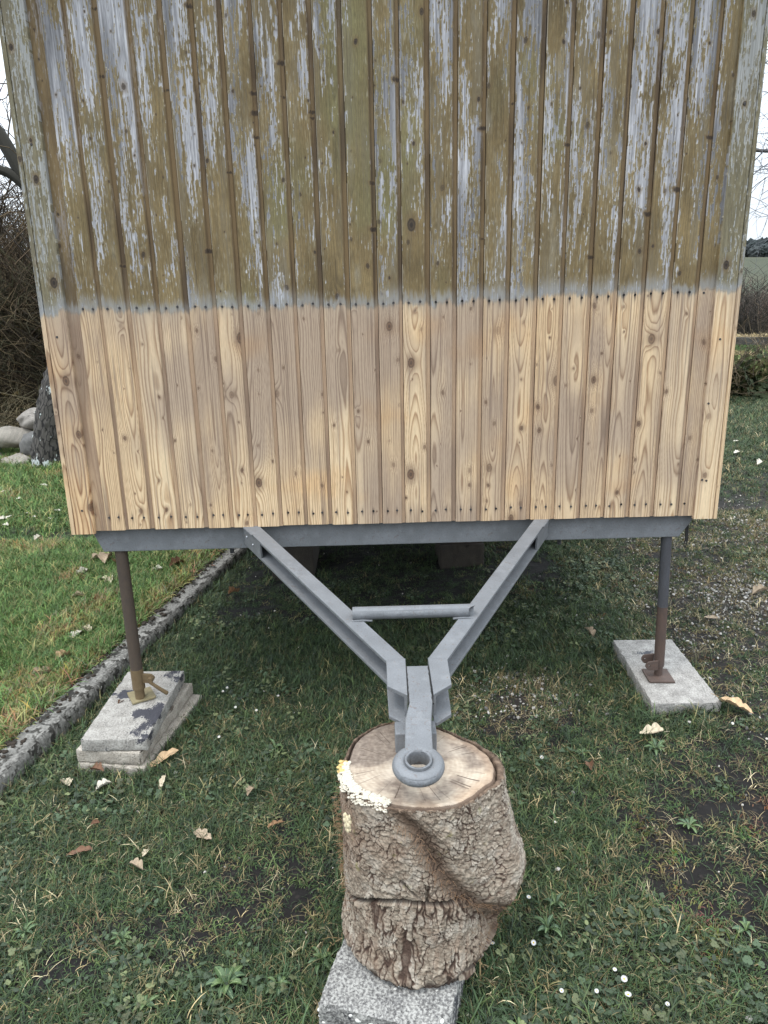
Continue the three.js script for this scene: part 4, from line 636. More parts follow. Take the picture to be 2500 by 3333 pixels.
// ------------------------------------------------------------------ turf: tufts, clover, straw, pebbles
const inBlock = (x, z, pad = 0) => { for (const [cx, cz, hx, hz, t] of blockers) { const dx = x - cx, dz = z - cz, c = Math.cos(t), s = Math.sin(t), lx = dx * c - dz * s, lz = dx * s + dz * c; if (Math.abs(lx) < hx + pad && Math.abs(lz) < hz + pad) return true; } return false; };
function bladeGeo(r, n, len, wid, lean, spread, flatK = 1) {
  const P = [], I = [];
  for (let b = 0; b < n; b++) {
    const az = r() * 6.283, L = len * lerp(0.5, 1.1, r()), w = wid * lerp(0.6, 1.15, r()), ln = lean * lerp(0.35, 1.2, r()), ox = (r() - 0.5) * spread, oz = (r() - 0.5) * spread, side = az + 1.57 + (r() - 0.5) * 0.7, twist = (r() - 0.5) * 1.2, S = 4;
    let x = ox, y = -0.004, z = oz, a = ln * 0.35; const b0 = P.length / 3;
    for (let k = 0; k <= S; k++) { const t = k / S, ww = w * (k === S ? 0.04 : 1 - 0.6 * t * t), sd = side + twist * t; P.push(x - Math.cos(sd) * ww / 2, y + 0.15 * ww * Math.sin(a), z - Math.sin(sd) * ww / 2, x + Math.cos(sd) * ww / 2, y, z + Math.sin(sd) * ww / 2); x += Math.cos(az) * Math.sin(a) * L / S; z += Math.sin(az) * Math.sin(a) * L / S; y += Math.cos(a) * L / S * flatK; a += ln * 0.42; }
    for (let k = 0; k < S; k++) { const q = b0 + 2 * k; I.push(q, q + 1, q + 2, q + 1, q + 3, q + 2); }
  }
  const g = new THREE.BufferGeometry(); g.setAttribute('position', new THREE.Float32BufferAttribute(P, 3)); g.setIndex(I); g.computeVertexNormals(); return g;
}
function cloverGeo(r, n, spread, size) {
  const parts = [];
  for (let i = 0; i < n; i++) { const cx = (r() - 0.5) * spread, cz = (r() - 0.5) * spread, y = lerp(0.006, 0.02, r()), a0 = r() * 6, tip = (r() - 0.5) * 0.8, tz = (r() - 0.5) * 0.8, three = r() < 0.6 ? 3 : 1;
    for (let k = 0; k < three; k++) { const s = size * lerp(0.6, 1.2, r()), g = new THREE.CircleGeometry(s, 7); g.scale(1, three === 3 ? 0.85 : 1.4, 1); const p = g.attributes.position; for (let m = 0; m < p.count; m++) p.setZ(m, -0.25 * Math.abs(p.getX(m))); g.rotateX(-Math.PI / 2); g.translate(0, 0, -s * 0.9); g.rotateY(a0 + k * 2.094); g.rotateX(tip); g.rotateZ(tz); g.translate(cx, y, cz); parts.push(g); } }
  const g = mergeGeometries(parts.map((q) => { q.deleteAttribute('uv'); return q.toNonIndexed(); })); g.computeVertexNormals(); return g;
}
const mLeafy = std({ color: 0xffffff, roughness: 0.7, side: THREE.DoubleSide });
const mMat = std({ color: 0xffffff, roughness: 0.9, side: THREE.DoubleSide });
function scatter(name, geo, mat, list) {      // list of [x, y, z, scale, turn, tiltX, tiltZ, colour]
  const m = new THREE.InstancedMesh(geo, mat, list.length); m.name = numbered(name); m.castShadow = m.receiveShadow = true;
  const M = new THREE.Matrix4(), q = new THREE.Quaternion(), e = new THREE.Euler(0, 0, 0, 'YXZ'), c = new THREE.Color();
  list.forEach(([x, y, z, s, ry, rx, rz, col], i) => { e.set(rx, ry, rz, 'YXZ'); q.setFromEuler(e); M.compose(new THREE.Vector3(x, y, z), q, new THREE.Vector3(s, s, s)); m.setMatrixAt(i, M); c.setRGB(col[0] / 255, col[1] / 255, col[2] / 255, THREE.SRGBColorSpace); m.setColorAt(i, c); });
  m.userData.kind = 'stuff'; scene.add(m); return m;
}
{
  const r = rng(2024);
  const tufts = [bladeGeo(r, 9, 0.042, 0.0023, 1.1, 0.045), bladeGeo(r, 8, 0.052, 0.0022, 1.3, 0.045), bladeGeo(r, 10, 0.034, 0.0021, 1.4, 0.055), bladeGeo(r, 7, 0.066, 0.0026, 1.1, 0.04)];
  const mosses = [bladeGeo(r, 16, 0.020, 0.0026, 1.5, 0.045), bladeGeo(r, 14, 0.026, 0.0024, 1.3, 0.04)];
  const clovers = [cloverGeo(r, 6, 0.06, 0.0042), cloverGeo(r, 5, 0.05, 0.0050), cloverGeo(r, 7, 0.06, 0.0034)];
  const straws = [bladeGeo(r, 5, 0.075, 0.0019, 1.9, 0.05, 0.55), bladeGeo(r, 7, 0.04, 0.0017, 2.0, 0.06, 0.5), bladeGeo(r, 4, 0.11, 0.0018, 1.7, 0.04, 0.5)];
  const L = { t: tufts.map(() => []), m: mosses.map(() => []), c: clovers.map(() => []), s: straws.map(() => []) };
  const visible = (x, z, pad) => { const dz = 2.299 - z, hw = 0.40 * Math.hypot(dz, 1.35) * 1.12 + pad; return Math.abs(x + 0.06) < hw * 1.05; };
  const green = () => { const k = r(), v = 0.72 + 0.5 * r(); return (k < 0.54 ? [55, 74, 44] : k < 0.78 ? [75, 90, 50] : k < 0.92 ? [41, 56, 38] : [112, 106, 70]).map((c) => c * v); };
  const bright = () => { const k = r(), v = 0.8 + 0.5 * r(); return (k < 0.55 ? [70, 98, 46] : k < 0.8 ? [86, 110, 54] : [128, 124, 76]).map((c) => c * v); };
  const dry = () => { const v = 0.65 + 0.55 * r(), k = r(); return (k < 0.5 ? [170, 152, 112] : k < 0.8 ? [134, 114, 80] : [196, 182, 146]).map((c) => c * v); };
  const put = (x, z, far) => {
    if (inBlock(x, z, 0.004) || (z > -5 && x > kerbX(z) - 0.122 && x < kerbX(z))) return;
    const b = bareness(x, z) + 0.34 * n2(x * 13, z * 13), y = groundY(x, z), lawn = x < kerbX(z) - 0.1, k = r(), tilt = () => (r() - 0.5) * 0.5, g = gravelly(x, z);
    const near = inBlock(x, z, 0.05) ? 1 : 0, sc = far ? 1.5 : 1, under = z < -0.1 && Math.abs(x) < 1 ? 1 : 0;
    const yellow = lawn && n2(x * 3 + 8, z * 2.2) + 0.6 * sstep(0.25, 0.0, kerbX(z) - 0.1 - x) + 0.25 * sstep(-1.0, 0.4, z) > 0.34;
    if (z < -0.7 && Math.abs(x) < 0.88 && !lawn && r() < 0.7 * sstep(-0.7, -1.2, z)) return;
    const shade = z < -0.25 && Math.abs(x) < 0.98 && !lawn, tq = r();  // under the wagon only green tufts, no pale straw, to keep the shade dark
    if (k < (lawn ? 0.60 : 0.44 + near * 0.3) * clamp(1.5 - 1.55 * b, 0.03, 1.25) * (1 - 0.55 * g)) { const v = (r() * 4) | 0, c = lawn ? (yellow ? (r() < 0.6 ? [136, 128, 80].map((q) => q * (0.8 + 0.4 * r())) : bright()) : bright()) : !shade && tq < 0.05 + 0.3 * g ? dry() : green(); L.t[v].push([x, y, z, sc * lerp(0.6, 1.15, r()) * (lawn ? 1.25 : 0.95) * (near ? 1.25 : 1), r() * 6.28, tilt(), tilt(), c]); }
    else if (k < 0.66) { if (r() > b * 0.95 - 0.1 && r() > g * 0.7) { const v = (r() * 2) | 0, my = n2(x * 4 + 60, z * 4) > 0.3 && x > 0.6; L.m[v].push([x, y, z, sc * lerp(0.7, 1.3, r()), r() * 6.28, tilt(), tilt(), my ? [96, 92, 54].map((q) => q * (0.7 + 0.5 * r())) : !shade && tq < 0.06 + 0.36 * g ? dry().map((q) => q * 0.72) : green()]); } }
    else if (k < 0.72) { if (!lawn && z > -1.4 && b < 0.8 && r() < 0.30 + 0.9 * n2(x * 2.3 + 20, z * 2.3)) { const v = (r() * 3) | 0, q = 0.75 + 0.6 * r(); L.c[v].push([x, y, z, lerp(0.8, 1.3, r()), r() * 6.28, tilt(), tilt(), (r() < 0.7 ? [54, 68, 47] : [84, 90, 60]).map((w) => w * q)]); } }
    else if (k < 0.745 + 0.05 * g + (n2(x * 3, z * 3 + 50) > 0.35 ? 0.02 : 0)) { if (!shade) L.s[(r() * 3) | 0].push([x, y + 0.004, z, sc * lerp(0.5, 1.0, r()), r() * 6.28, tilt() * 0.4, tilt() * 0.4, dry().map((q) => q * 0.9)]); }
  };
  for (let i = 0; i < 370000; i++) { const z = lerp(1.85, -2.2, Math.pow(r(), 0.92)), x = lerp(-2.6, 2.6, r()); if (visible(x, z, 0.30)) put(x, z, false); }
  for (let i = 0; i < 220000; i++) { const z = lerp(-2.2, -8, Math.sqrt(r())), q = r(), f = (2.3 - z) * 0.5, x = q < 0.5 ? lerp(-f - 0.5, -0.95 - f * 0.25, r()) : q < 0.9 ? lerp(0.95 + f * 0.08, f + 0.7, r()) : lerp(-1, 1, r()); if (q < 0.9 || z > -3.2) put(x, z, true); }
  tufts.forEach((g, i) => scatter('grass', g, mLeafy, L.t[i])); mosses.forEach((g, i) => scatter('moss_turf', g, mMat, L.m[i])); clovers.forEach((g, i) => scatter('clover', g, mLeafy, L.c[i])); straws.forEach((g, i) => scatter('dry_grass', g, mMat, L.s[i]));
  // lawn far back on the right
  const farT = bladeGeo(r, 26, 0.11, 0.012, 0.9, 0.22), F = [];
  for (let i = 0; i < 42000; i++) { const z = lerp(-8, -30, r()), x = lerp(2, 17, r()), f = (2.3 - z) * 0.5; if (x < f * 0.72 || x > f * 1.3 + 1) continue; const pale = z < -19 ? n2(x * 0.6, z * 0.4) > -0.4 : z < -8.5 && n2(x * 0.9 + 4, z * 0.6) > 0.2; F.push([x, groundY(x, z), z, lerp(0.7, 1.3, r()) * (z < -20 ? 1.5 : 0.8), r() * 6.28, 0, 0, pale ? dry() : bright()]); }
  scatter('grass', farT, mLeafy, F);
  // pale stone chips
  const chips = [0, 1, 2].map((k) => { const g = new THREE.IcosahedronGeometry(0.005, 1), p = g.attributes.position; for (let i = 0; i < p.count; i++) { const n = 1 + 0.35 * n2(p.getX(i) * 300 + k * 9, p.getZ(i) * 300 + p.getY(i) * 200); p.setXYZ(i, p.getX(i) * n, p.getY(i) * n * 0.6, p.getZ(i) * n * (0.8 + 0.2 * k)); } g.computeVertexNormals(); return g; });
  const G = chips.map(() => []);
  for (let i = 0; i < 240000; i++) { const z = lerp(1.9, -5, r()), x = lerp(-1.0, 5, r()); if (!visible(x, z, 0.25) || inBlock(x, z)) continue; const g = gravelly(x, z); if (r() < 0.05 + 0.75 * g * g && r() < (g > 0.1 ? 1 : 0.10)) { const v = lerp(0.4, 1, r()); G[(r() * 3) | 0].push([x, groundY(x, z) + 0.008, z, lerp(0.4, 1.7, r() * r()), r() * 6, r(), r(), [198 * v, 192 * v, 184 * v]]); } }
  chips.forEach((g, i) => scatter('gravel', g, std({ color: 0xffffff, roughness: 0.9 }), G[i]));
}
// ------------------------------------------------------------------ single plants, flowers and fallen leaves
const leafMats = [[186, 158, 124], [198, 184, 160], [140, 108, 78], [160, 142, 120], [110, 80, 60], [204, 196, 182]].map((c, k) => std({ map: colorTex(128, 128, (i, j) => { const x = i / 128 - 0.5, y = j / 128, f = fbm(i / 18 + k * 7, j / 18, 4), vein = Math.exp(-((Math.abs(x) * 1.0) ** 2) / 0.0003) + 0.6 * Math.exp(-(((y * 6 + Math.abs(x) * 5) % 1 - 0.5) ** 2) / 0.006) * 0.5; return c.map((v) => v * (1 + 0.22 * f - 0.18 * vein)); }), roughness: 0.8, side: THREE.DoubleSide }));
function oakLeaf(seed, size, curl, narrow = 1) {
  const r = rng(seed), n = 56, rim = [];
  for (let i = 0; i <= n; i++) { const t = i / n, env = Math.pow(Math.sin(Math.PI * Math.pow(t, 0.8)), 0.75) * 0.30 * narrow, lobes = 0.62 + 0.42 * Math.pow(Math.abs(Math.sin(t * Math.PI * 2.7 + seed)), 0.8); rim.push([Math.max(0.004, env * lobes), t]); }
  const P = [], U = [], I = [];
  rim.forEach(([w, t]) => { for (let k = -3; k <= 3; k++) { const u = k / 3, x = w * u, y = (t - 0.5); const z = 0.45 * curl * (u * u * w * 2.4) + 0.10 * curl * Math.sin(t * 3.1 + seed) + 0.03 * n2(x * 9 + seed, y * 9); P.push(x * size, z * size, -y * size); U.push(0.5 + x, t); } });
  for (let i = 0; i < n; i++) for (let k = 0; k < 6; k++) { const a = i * 7 + k; I.push(a, a + 1, a + 7, a + 1, a + 8, a + 7); }
  const g = new THREE.BufferGeometry(); g.setAttribute('position', new THREE.Float32BufferAttribute(P, 3)); g.setAttribute('uv', new THREE.Float32BufferAttribute(U, 2)); g.setIndex(I);
  g.computeVertexNormals(); return g;
}
{
  const r = rng(606);
  const shapes = [oakLeaf(1, 1, 0.5), oakLeaf(2.3, 1, 0.8), oakLeaf(4.1, 1, 0.35), oakLeaf(5.7, 1, 1.0), oakLeaf(7.2, 1, 0.7, 0.5)];
  const stem = tubeAlong([[0, 0.0, 0.5], [0.01, 0.01, 0.62], [0.03, 0.0, 0.74]], 0.012, 0.008, 4, 4); setUV(stem, () => [0.5, 0.5]);
  const leaf = (label, group, x, z, size, sh, mat, lift = 0.02) => {
    const t = thing('fallen_leaf', label, 'fallen leaf', [x, groundY(x, z) + lift, z], r() * 6.28, group);
    mesh('leaf_blade', shapes[sh], leafMats[mat], t); mesh('leaf_stem', stem, leafMats[mat], t); t.children.forEach((c) => { c.scale.setScalar(size); c.rotation.set((r() - 0.5) * 0.5, 0, (r() - 0.5) * 0.6); }); return t;
  };
  // the big one leans on the right slab
  const big = leaf('large tan oak leaf at the near right corner of the right slab', null, 1.105, 0.155, 0.115, 0, 0, 0.03); big.rotation.y = -2.4;
  leaf('small curled tan leaf in the grass in front of the right slab', null, 0.797, 0.24, 0.075, 1, 1);
  leaf('grey brown leaf on the ground between the drawbar and the right slab', null, 0.81, -0.5, 0.06, 3, 3);
  leaf('thin brown leaf against the foot of the slab stack', null, -0.985, 0.215, 0.055, 3, 4, 0.035);
  leaf('crumpled white leaf just in front of the slab stack', null, -0.945, 0.275, 0.05, 3, 5);
  leaf('long narrow brown leaf lying just right of the slab stack', null, -0.79, 0.165, 0.12, 4, 0, 0.025);
  leaf('small brown leaf lying on top of the slab stack', null, -0.985, -0.05, 0.03, 3, 4, 0.14);
  leaf('pale leaf with a notched edge in the grass nearest the kerb, front left', null, -1.082, 0.236, 0.06, 1, 1);
  leaf('pinkish brown leaf in the middle of the grass left of the log', null, -0.574, 0.542, 0.062, 2, 3);
  leaf('pale leaf below the pinkish one, left of the log', null, -0.735, 0.637, 0.045, 3, 3);
  leaf('tiny pale leaf tip between the two leaves left of the log', null, -0.722, 0.592, 0.03, 1, 1);
  leaf('small orange leaf at the far left in front of the kerb', null, -0.912, 0.447, 0.028, 3, 4);
  leaf('brown twisted leaf in a dark hollow, front left', null, -0.916, 0.563, 0.08, 4, 4);
  leaf('tan strip of leaf between slab stack and log', null, -0.757, 0.286, 0.06, 4, 1);
  leaf('brown leaf near the left edge of the log, in the clover', null, -0.469, 0.354, 0.04, 3, 3);
  leaf('narrow brown leaf close beside the left of the log', null, -0.371, 0.516, 0.06, 4, 2);
  leaf('brown leaf in the shade just right of the kerb, behind the stack', null, -0.814, -1.312, 0.085, 3, 2);
  leaf('brown leaf on the bare patch right of the log', null, 0.56, 0.386, 0.045, 3, 4);
  leaf('pale leaf at the right end of the gravel', null, 1.69, -0.82, 0.08, 3, 3);
  leaf('grey leaf between the gravel and the right slab', null, 1.341, -0.554, 0.06, 2, 3);
  leaf('large pale maple leaf on the left lawn close to the kerb', null, -1.415, -0.751, 0.085, 0, 5);
  leaf('curled tan leaf on the left lawn in front of the large pale one', null, -1.384, -0.529, 0.08, 3, 0);
  leaf('flat tan leaf on the left lawn, nearest the kerb end', null, -1.416, -0.412, 0.095, 1, 3);
  leaf('rust brown leaf on the left lawn at the picture edge', null, -1.393, -0.07, 0.06, 3, 4);
  leaf('brown leaf standing upright on the lawn under the left end of the beam', null, -1.187, -1.643, 0.1, 3, 4);
  leaf('white leaf on the lawn behind the left leg', null, -1.287, -1.558, 0.09, 1, 5);
  const pile = [[-1.6, -1.732, 0.13, 3, 3], [-1.66, -1.79, 0.12, 1, 3], [-1.52, -1.68, 0.1, 3, 2]]; pile.forEach(([x, z, s, sh, m], i) => leaf(['largest beige leaf of the pile on the lawn left of the leg', 'beige leaf at the back of the pile left of the leg', 'brown leaf at the near end of the pile left of the leg'][i], null, x, z, s, sh, m, 0.035));
  const mid = [[-1.693, -1.571, 0.1, 1, 5], [-1.538, -1.438, 0.1, 0, 1], [-1.476, -1.399, 0.08, 3, 1], [-1.433, -1.252, 0.08, 2, 3], [-1.561, -1.185, 0.07, 3, 3], [-1.39, -0.81, 0.06, 3, 1]];
  mid.forEach(([x, z, s, sh, m]) => leaf('dry pale leaf on the left lawn between kerb and picture edge', 'pale leaves strewn on the left lawn', x, z, s, sh, m));
  for (const [x, z] of [[-3.022, -3.453], [-2.777, -3.655], [-2.655, -2.677], [-2.621, -2.708], [-2.453, -2.693], [-2.524, -2.78], [-2.333, -2.833], [-2.532, -2.483], [-2.769, -3.177], [-2.296, -2.623], [-2.9, -3.0], [-2.2, -2.2]]) leaf('white dead leaf on the bright lawn in front of the tree', 'white leaves on the lawn by the tree', x, z, lerp(0.04, 0.08, r()), (r() * 4) | 0, 5, 0.035);
  for (const [x, z] of [[4.035, -5.761], [3.278, -4.35], [3.005, -3.397], [3.038, -3.85], [3.488, -5.079], [2.206, -2.247], [6.405, -10.674], [6.9, -11.2]]) leaf('white dead leaf on the lawn right of the wagon', 'white leaves on the right lawn', x, z, lerp(0.04, 0.085, r()), (r() * 4) | 0, 5, 0.035);
  // daisies
  const pg = []; for (let i = 0; i < 15; i++) { const g = new THREE.CircleGeometry(0.0042, 6); g.scale(0.34, 1, 1); g.translate(0, 0.0058, 0); g.rotateX(-Math.PI / 2 + 0.25); g.rotateY(i / 15 * 6.283); pg.push(g); }
  const petals = mergeGeometries(pg), disc = new THREE.SphereGeometry(0.0026, 10, 6).scale(1, 0.6, 1), dst = tubeAlong([[0, 0, 0], [0.003, -0.018, 0.002], [0.002, -0.04, 0]], 0.0007, 0.0008, 4, 4);
  const mPet = std({ color: lin(196, 194, 192), roughness: 0.8, side: THREE.DoubleSide }), mDisc = std({ color: lin(206, 170, 52), roughness: 0.9 }), mSt = std({ color: lin(74, 92, 52), roughness: 0.8 });
  const daisy = (label, group, x, z, s0 = 1.15) => { const s = s0 * 0.5; const t = thing('daisy', label, 'flower', [x, groundY(x, z) + 0.030, z], r() * 6, group); mesh('petals', petals, mPet, t); mesh('flower_disc', disc, mDisc, t).position.y = 0.0012; mesh('stem', dst, mSt, t); t.scale.setScalar(s); t.rotation.x = (r() - 0.3) * 0.9; };
  daisy('white daisy in the grass right beside the slab stack', null, -0.768, -0.158, 1.7);
  daisy('white daisy at the front right, yellow centre showing', null, 0.419, 1.137, 1.5); daisy('white daisy just behind the front right one', null, 0.424, 1.098, 1.5);
  daisy('white daisy beside the foot of the log, right of the slab', null, 0.258, 0.993, 1.3); daisy('white daisy touching the bark at the right foot of the log', null, 0.168, 0.985, 1.2); daisy('white daisy right of the branch stub of the log', null, 0.274, 0.867, 1.2); daisy('white daisy in the grass right behind the top of the log', null, 0.425, 0.332, 1.3);
  for (const [x, z] of [[-0.671, -0.267], [-0.659, -0.29], [-0.598, -0.13], [-0.517, -0.101], [-0.622, 0.059], [-0.45, -0.2], [-0.56, -1.0]]) daisy('small white daisy in the shaded grass between slab stack and log', 'daisies in the shade of the wagon', x, z, 1.1);
  for (const [x, z] of [[0.289, 1.117], [0.358, 1.126], [0.412, 1.075], [1.046, 0.257], [0.488, 1.164], [0.397, 0.623]]) daisy('small white daisy in the thin turf right of the log', 'daisies right of the log', x, z, 1.0);
  // broad-leaved weeds: rosettes of single leaves
  const wl = (() => { const P = [], I = [], n = 14; for (let i = 0; i <= n; i++) { const t = i / n, w = 0.5 * (0.06 + 0.21 * Math.pow(Math.sin(Math.PI * Math.pow(t, 1.5)), 0.8) * (1 + 0.16 * Math.sin(t * 34))), y = 0.35 * Math.sin(t * 2.1) - 0.20 * t * t; for (let k = -2; k <= 2; k++) { const u = k / 2; P.push(u * w, y + 0.12 * Math.abs(u) * w * 4, t); } } for (let i = 0; i < n; i++) for (let k = 0; k < 4; k++) { const a = i * 5 + k; I.push(a, a + 5, a + 1, a + 1, a + 5, a + 6); } const g = new THREE.BufferGeometry(); g.setAttribute('position', new THREE.Float32BufferAttribute(P, 3)); g.setIndex(I); g.computeVertexNormals(); return setUV(g, (x, y, z) => [0.5 + x * 2, z]); })();
  const wm = [[68, 90, 54], [80, 100, 58], [58, 80, 54]].map((c, k) => std({ map: colorTex(64, 128, (i, j) => { const x = Math.abs(i / 64 - 0.5), f = fbm(i / 9 + k, j / 12, 3); return mix3(c, [150, 160, 120], Math.exp(-(x * x) / 0.0012) * 0.6).map((v) => v * (1 + 0.2 * f)); }, false), roughness: 0.6, side: THREE.DoubleSide }));
  const weed = (label, x, z, size0, n, up = 0.3) => { const size = size0 * 0.54; const t = thing('weed_rosette', label, 'weed', [x, groundY(x, z) + 0.006, z], r() * 6); for (let i = 0; i < n; i++) { const m = mesh('leaf', wl, wm[(r() * 3) | 0], t); m.scale.set(size * lerp(0.8, 1.2, r()), size, size * lerp(0.6, 1.15, r())); m.rotation.set(-up * r(), i / n * 6.283 + (r() - 0.5) * 0.5, (r() - 0.5) * 0.5, 'YXZ'); } return t; };
  weed('dandelion rosette with upright leaves left of the rough slab', -0.216, 0.975, 0.085, 8, 0.9); weed('large flat weed rosette in the front, left of the rough slab', -0.42, 1.02, 0.10, 11, 0.35); weed('round leaved weed at the left side of the rough slab', -0.305, 1.03, 0.06, 8, 0.4);
  weed('small weed rosette in the front left dark soil', -0.70, 0.86, 0.055, 8, 0.4); weed('weed rosette at the far left in the bare soil', -0.955, 0.82, 0.06, 8, 0.4); weed('weed rosette in the clover behind the left side of the log', -0.42, 0.12, 0.075, 7, 0.7); weed('broad weed right of the log foot', 0.30, 0.945, 0.075, 7, 0.6); weed('weed with wavy leaves right of the branch stub', 0.335, 0.885, 0.065, 6, 0.6); weed('flat weed in the worn turf in front of the right slab', 0.784, 0.315, 0.075, 10, 0.3); weed('weed at the right picture edge on bare soil', 0.735, 0.985, 0.06, 8, 0.5); weed('low weed rosette on the dark bare patch right of the log', 0.745, 0.655, 0.06, 9, 0.3); weed('low weed with pale leaves behind the log', 0.56, 0.30, 0.05, 8, 0.4); weed('weed rosette at the bottom edge right of the rough slab', 0.19, 1.19, 0.06, 7, 0.5); weed('leafy weed in the grass near the left picture edge', -0.59, 1.05, 0.06, 8, 0.5);
}
// ------------------------------------------------------------------ background: tree, stones, hedge, right-hand garden
function barkTree(name, label, category, base, mats, trunkPts, r0, r1, limbs, twigSpec, seed) {
  const t = thing(name, label, category, base), r = rng(seed);
  const rough = (g, amp, f) => { const p = g.attributes.position, n = g.attributes.normal; for (let i = 0; i < p.count; i++) { const x = p.getX(i), y = p.getY(i), z = p.getZ(i), a = Math.atan2(n.getX(i), n.getZ(i)), w = worley(a * 3.2 + seed, y * f), k = amp * ((w[1] - w[0]) * 1.4 - 0.4); p.setXYZ(i, x + n.getX(i) * k, y + n.getY(i) * k, z + n.getZ(i) * k); } g.computeVertexNormals(); return g; };
  mesh('trunk', rough(tubeAlong(trunkPts, r0, r1, 90, 40), r0 * 0.13, 14), mats[0], t);
  const tw = [];
  for (const L of limbs) { mesh('limb', rough(tubeAlong(L.p, L.r0, L.r1, 30, 14), L.r0 * 0.12, 16), mats[1], t); }
  const grow = (p, d, len, rad, depth) => { const q = [[...p]], dir = d.clone(); let c = new THREE.Vector3(...p); for (let k = 0; k < 4; k++) { dir.x += (r() - 0.5) * 0.55; dir.y += (r() - 0.5) * 0.5 + (twigSpec.droop || 0); dir.z += (r() - 0.5) * 0.55; dir.normalize(); c = c.clone().addScaledVector(dir, len / 4); q.push(c.toArray()); } tw.push(tubeAlong(q, rad, rad * 0.5, 5, 4)); if (depth > 0) { const n = twigSpec.kids; for (let i = 0; i < n; i++) { const a = q[1 + ((r() * 4) | 0)]; grow(a, dir.clone().add(new THREE.Vector3((r() - 0.5) * 2.2, (r() - 0.45) * 2, (r() - 0.5) * 2.2)).normalize(), len * lerp(0.4, 0.75, r()), rad * 0.55, depth - 1); } } };
  for (const L of limbs) for (let i = 0; i < twigSpec.per; i++) { const k = 0.2 + 0.8 * r(), c = new THREE.CatmullRomCurve3(L.p.map((q) => new THREE.Vector3(...q))), p = c.getPointAt(k), d = c.getTangentAt(k).add(new THREE.Vector3((r() - 0.5) * 2, (r() - 0.3) * 2, (r() - 0.5) * 2)).normalize(); grow(p.toArray(), d, twigSpec.len * lerp(0.5, 1.1, r()), twigSpec.rad, twigSpec.depth); }
  tag(mesh('crown', tw, mats[2], t), null, null, null, 'stuff'); return t;
}
{
  const bt = colorTex(1024, 512, (i, j) => { const u = j / 512 * 20, v = i / 1024, w = worley(u * 1.25 + 0.5 * n2(u, v * 40), v * 38 + 0.5 * n2(u * 2, v * 60)), f = fbm(u * 1.2, v * 50, 4), li = fbm(u * 0.42 + 9, v * 20 + 3, 4) + 0.3 * fbm(u * 3, v * 110, 2); let c = mix3([84, 80, 76], [34, 32, 32], sstep(0.28, 0.04, w[1] - w[0]) * 0.9 + 0.25 * f); return mix3(c, [196, 202, 200], sstep(0.30, 0.40, li)); });
  const mT = std({ map: bt, roughness: 1 }), mL = std({ color: lin(48, 46, 40), roughness: 1 }), mW = std({ color: lin(74, 66, 58), roughness: 1 });
  barkTree('old_tree', 'dark old tree trunk with white lichen beside the stone pile, left of the wagon', 'tree', [-3.12, -0.13, -4.56], [mT, mL, mW], [[0, 0, 0], [0.05, 0.25, 0], [0.17, 0.7, 0], [0.42, 1.3, -0.02], [0.58, 1.9, 0], [0.62, 2.6, 0.05], [0.6, 3.4, 0.05]], 0.16, 0.08, [
    { p: [[0.6, 1.9, 0], [0.26, 2.36, 0.02], [0.02, 2.86, 0.0], [-0.3, 3.3, -0.1], [-0.8, 3.9, -0.1]], r0: 0.075, r1: 0.03 }, { p: [[0.3, 2.3, 0], [0.05, 2.58, 0.06], [-0.4, 2.62, 0.1], [-1.2, 2.78, 0.1]], r0: 0.045, r1: 0.02 }, { p: [[0.28, 3.0, 0], [0.5, 3.6, -0.2], [0.9, 4.3, -0.4]], r0: 0.07, r1: 0.02 }, { p: [[0.3, 3.5, 0], [0.1, 4.2, 0.2], [-0.3, 4.9, 0.2]], r0: 0.06, r1: 0.02 }], { per: 9, len: 0.9, rad: 0.010, depth: 2, kids: 3, droop: 0.03 }, 41);
  // field stones
  const sm = [[166, 158, 146], [140, 136, 131], [122, 120, 117], [170, 162, 153]].map((c, k) => concrete(30 + k, c, c.map((v) => v * 0.72), c.map((v) => v * 0.5), 0.4, 0.6));
  const stones = [[-3.62, 0.13, -5.0, 0.24, 0.13, 0.2, 'rounded pale boulder half way up the stone pile'], [-3.95, 0.08, -5.1, 0.18, 0.14, 0.2, 'pale boulder on the left of the stone pile'], [-3.36, 0.05, -4.92, 0.2, 0.17, 0.2, 'grey boulder of the stone pile touching the tree trunk'], [-3.42, 0.29, -5.1, 0.2, 0.13, 0.2, 'topmost grey boulder of the stone pile beside the trunk'], [-3.47, -0.1, -4.72, 0.25, 0.13, 0.2, 'lowest beige boulder of the stone pile at the lawn edge'], [-3.85, -0.08, -4.9, 0.19, 0.12, 0.18, 'grey flat boulder at the lawn edge, left end of the pile'], [-4.25, 0.0, -5.3, 0.22, 0.17, 0.2, 'grey boulder at the far left of the stone pile']];
  stones.forEach(([x, y, z, a, b, c, label], k) => { const g = new THREE.IcosahedronGeometry(1, 5), p = g.attributes.position; for (let i = 0; i < p.count; i++) { const v = new THREE.Vector3(p.getX(i), p.getY(i), p.getZ(i)), w = worley(v.x * 1.1 + k * 7 + v.y * 0.6, v.z * 1.1 + v.y), n = 0.86 + 0.3 * w[0] + 0.16 * n2(v.x * 1.3 + k * 5, v.z * 1.3 + v.y) + 0.05 * n2(v.x * 5 + k, v.y * 5 + v.z * 4); p.setXYZ(i, v.x * n * a * 0.85, v.y * n * b * 0.8, v.z * n * c * 0.85); } const gg = mergeVertices((() => { const q = g.clone(); q.deleteAttribute('normal'); q.deleteAttribute('uv'); return q; })(), 1e-4); gg.computeVertexNormals(); setUV(gg, (X, Y, Z) => [X * 1.5 + k, Y * 1.5 + Z]); const t = thing('field_stone', label, 'boulder', [x, y - b * 0.8, z], k * 1.3); mesh('body', gg, sm[k % 4], t).position.y = b * 0.8; });
}
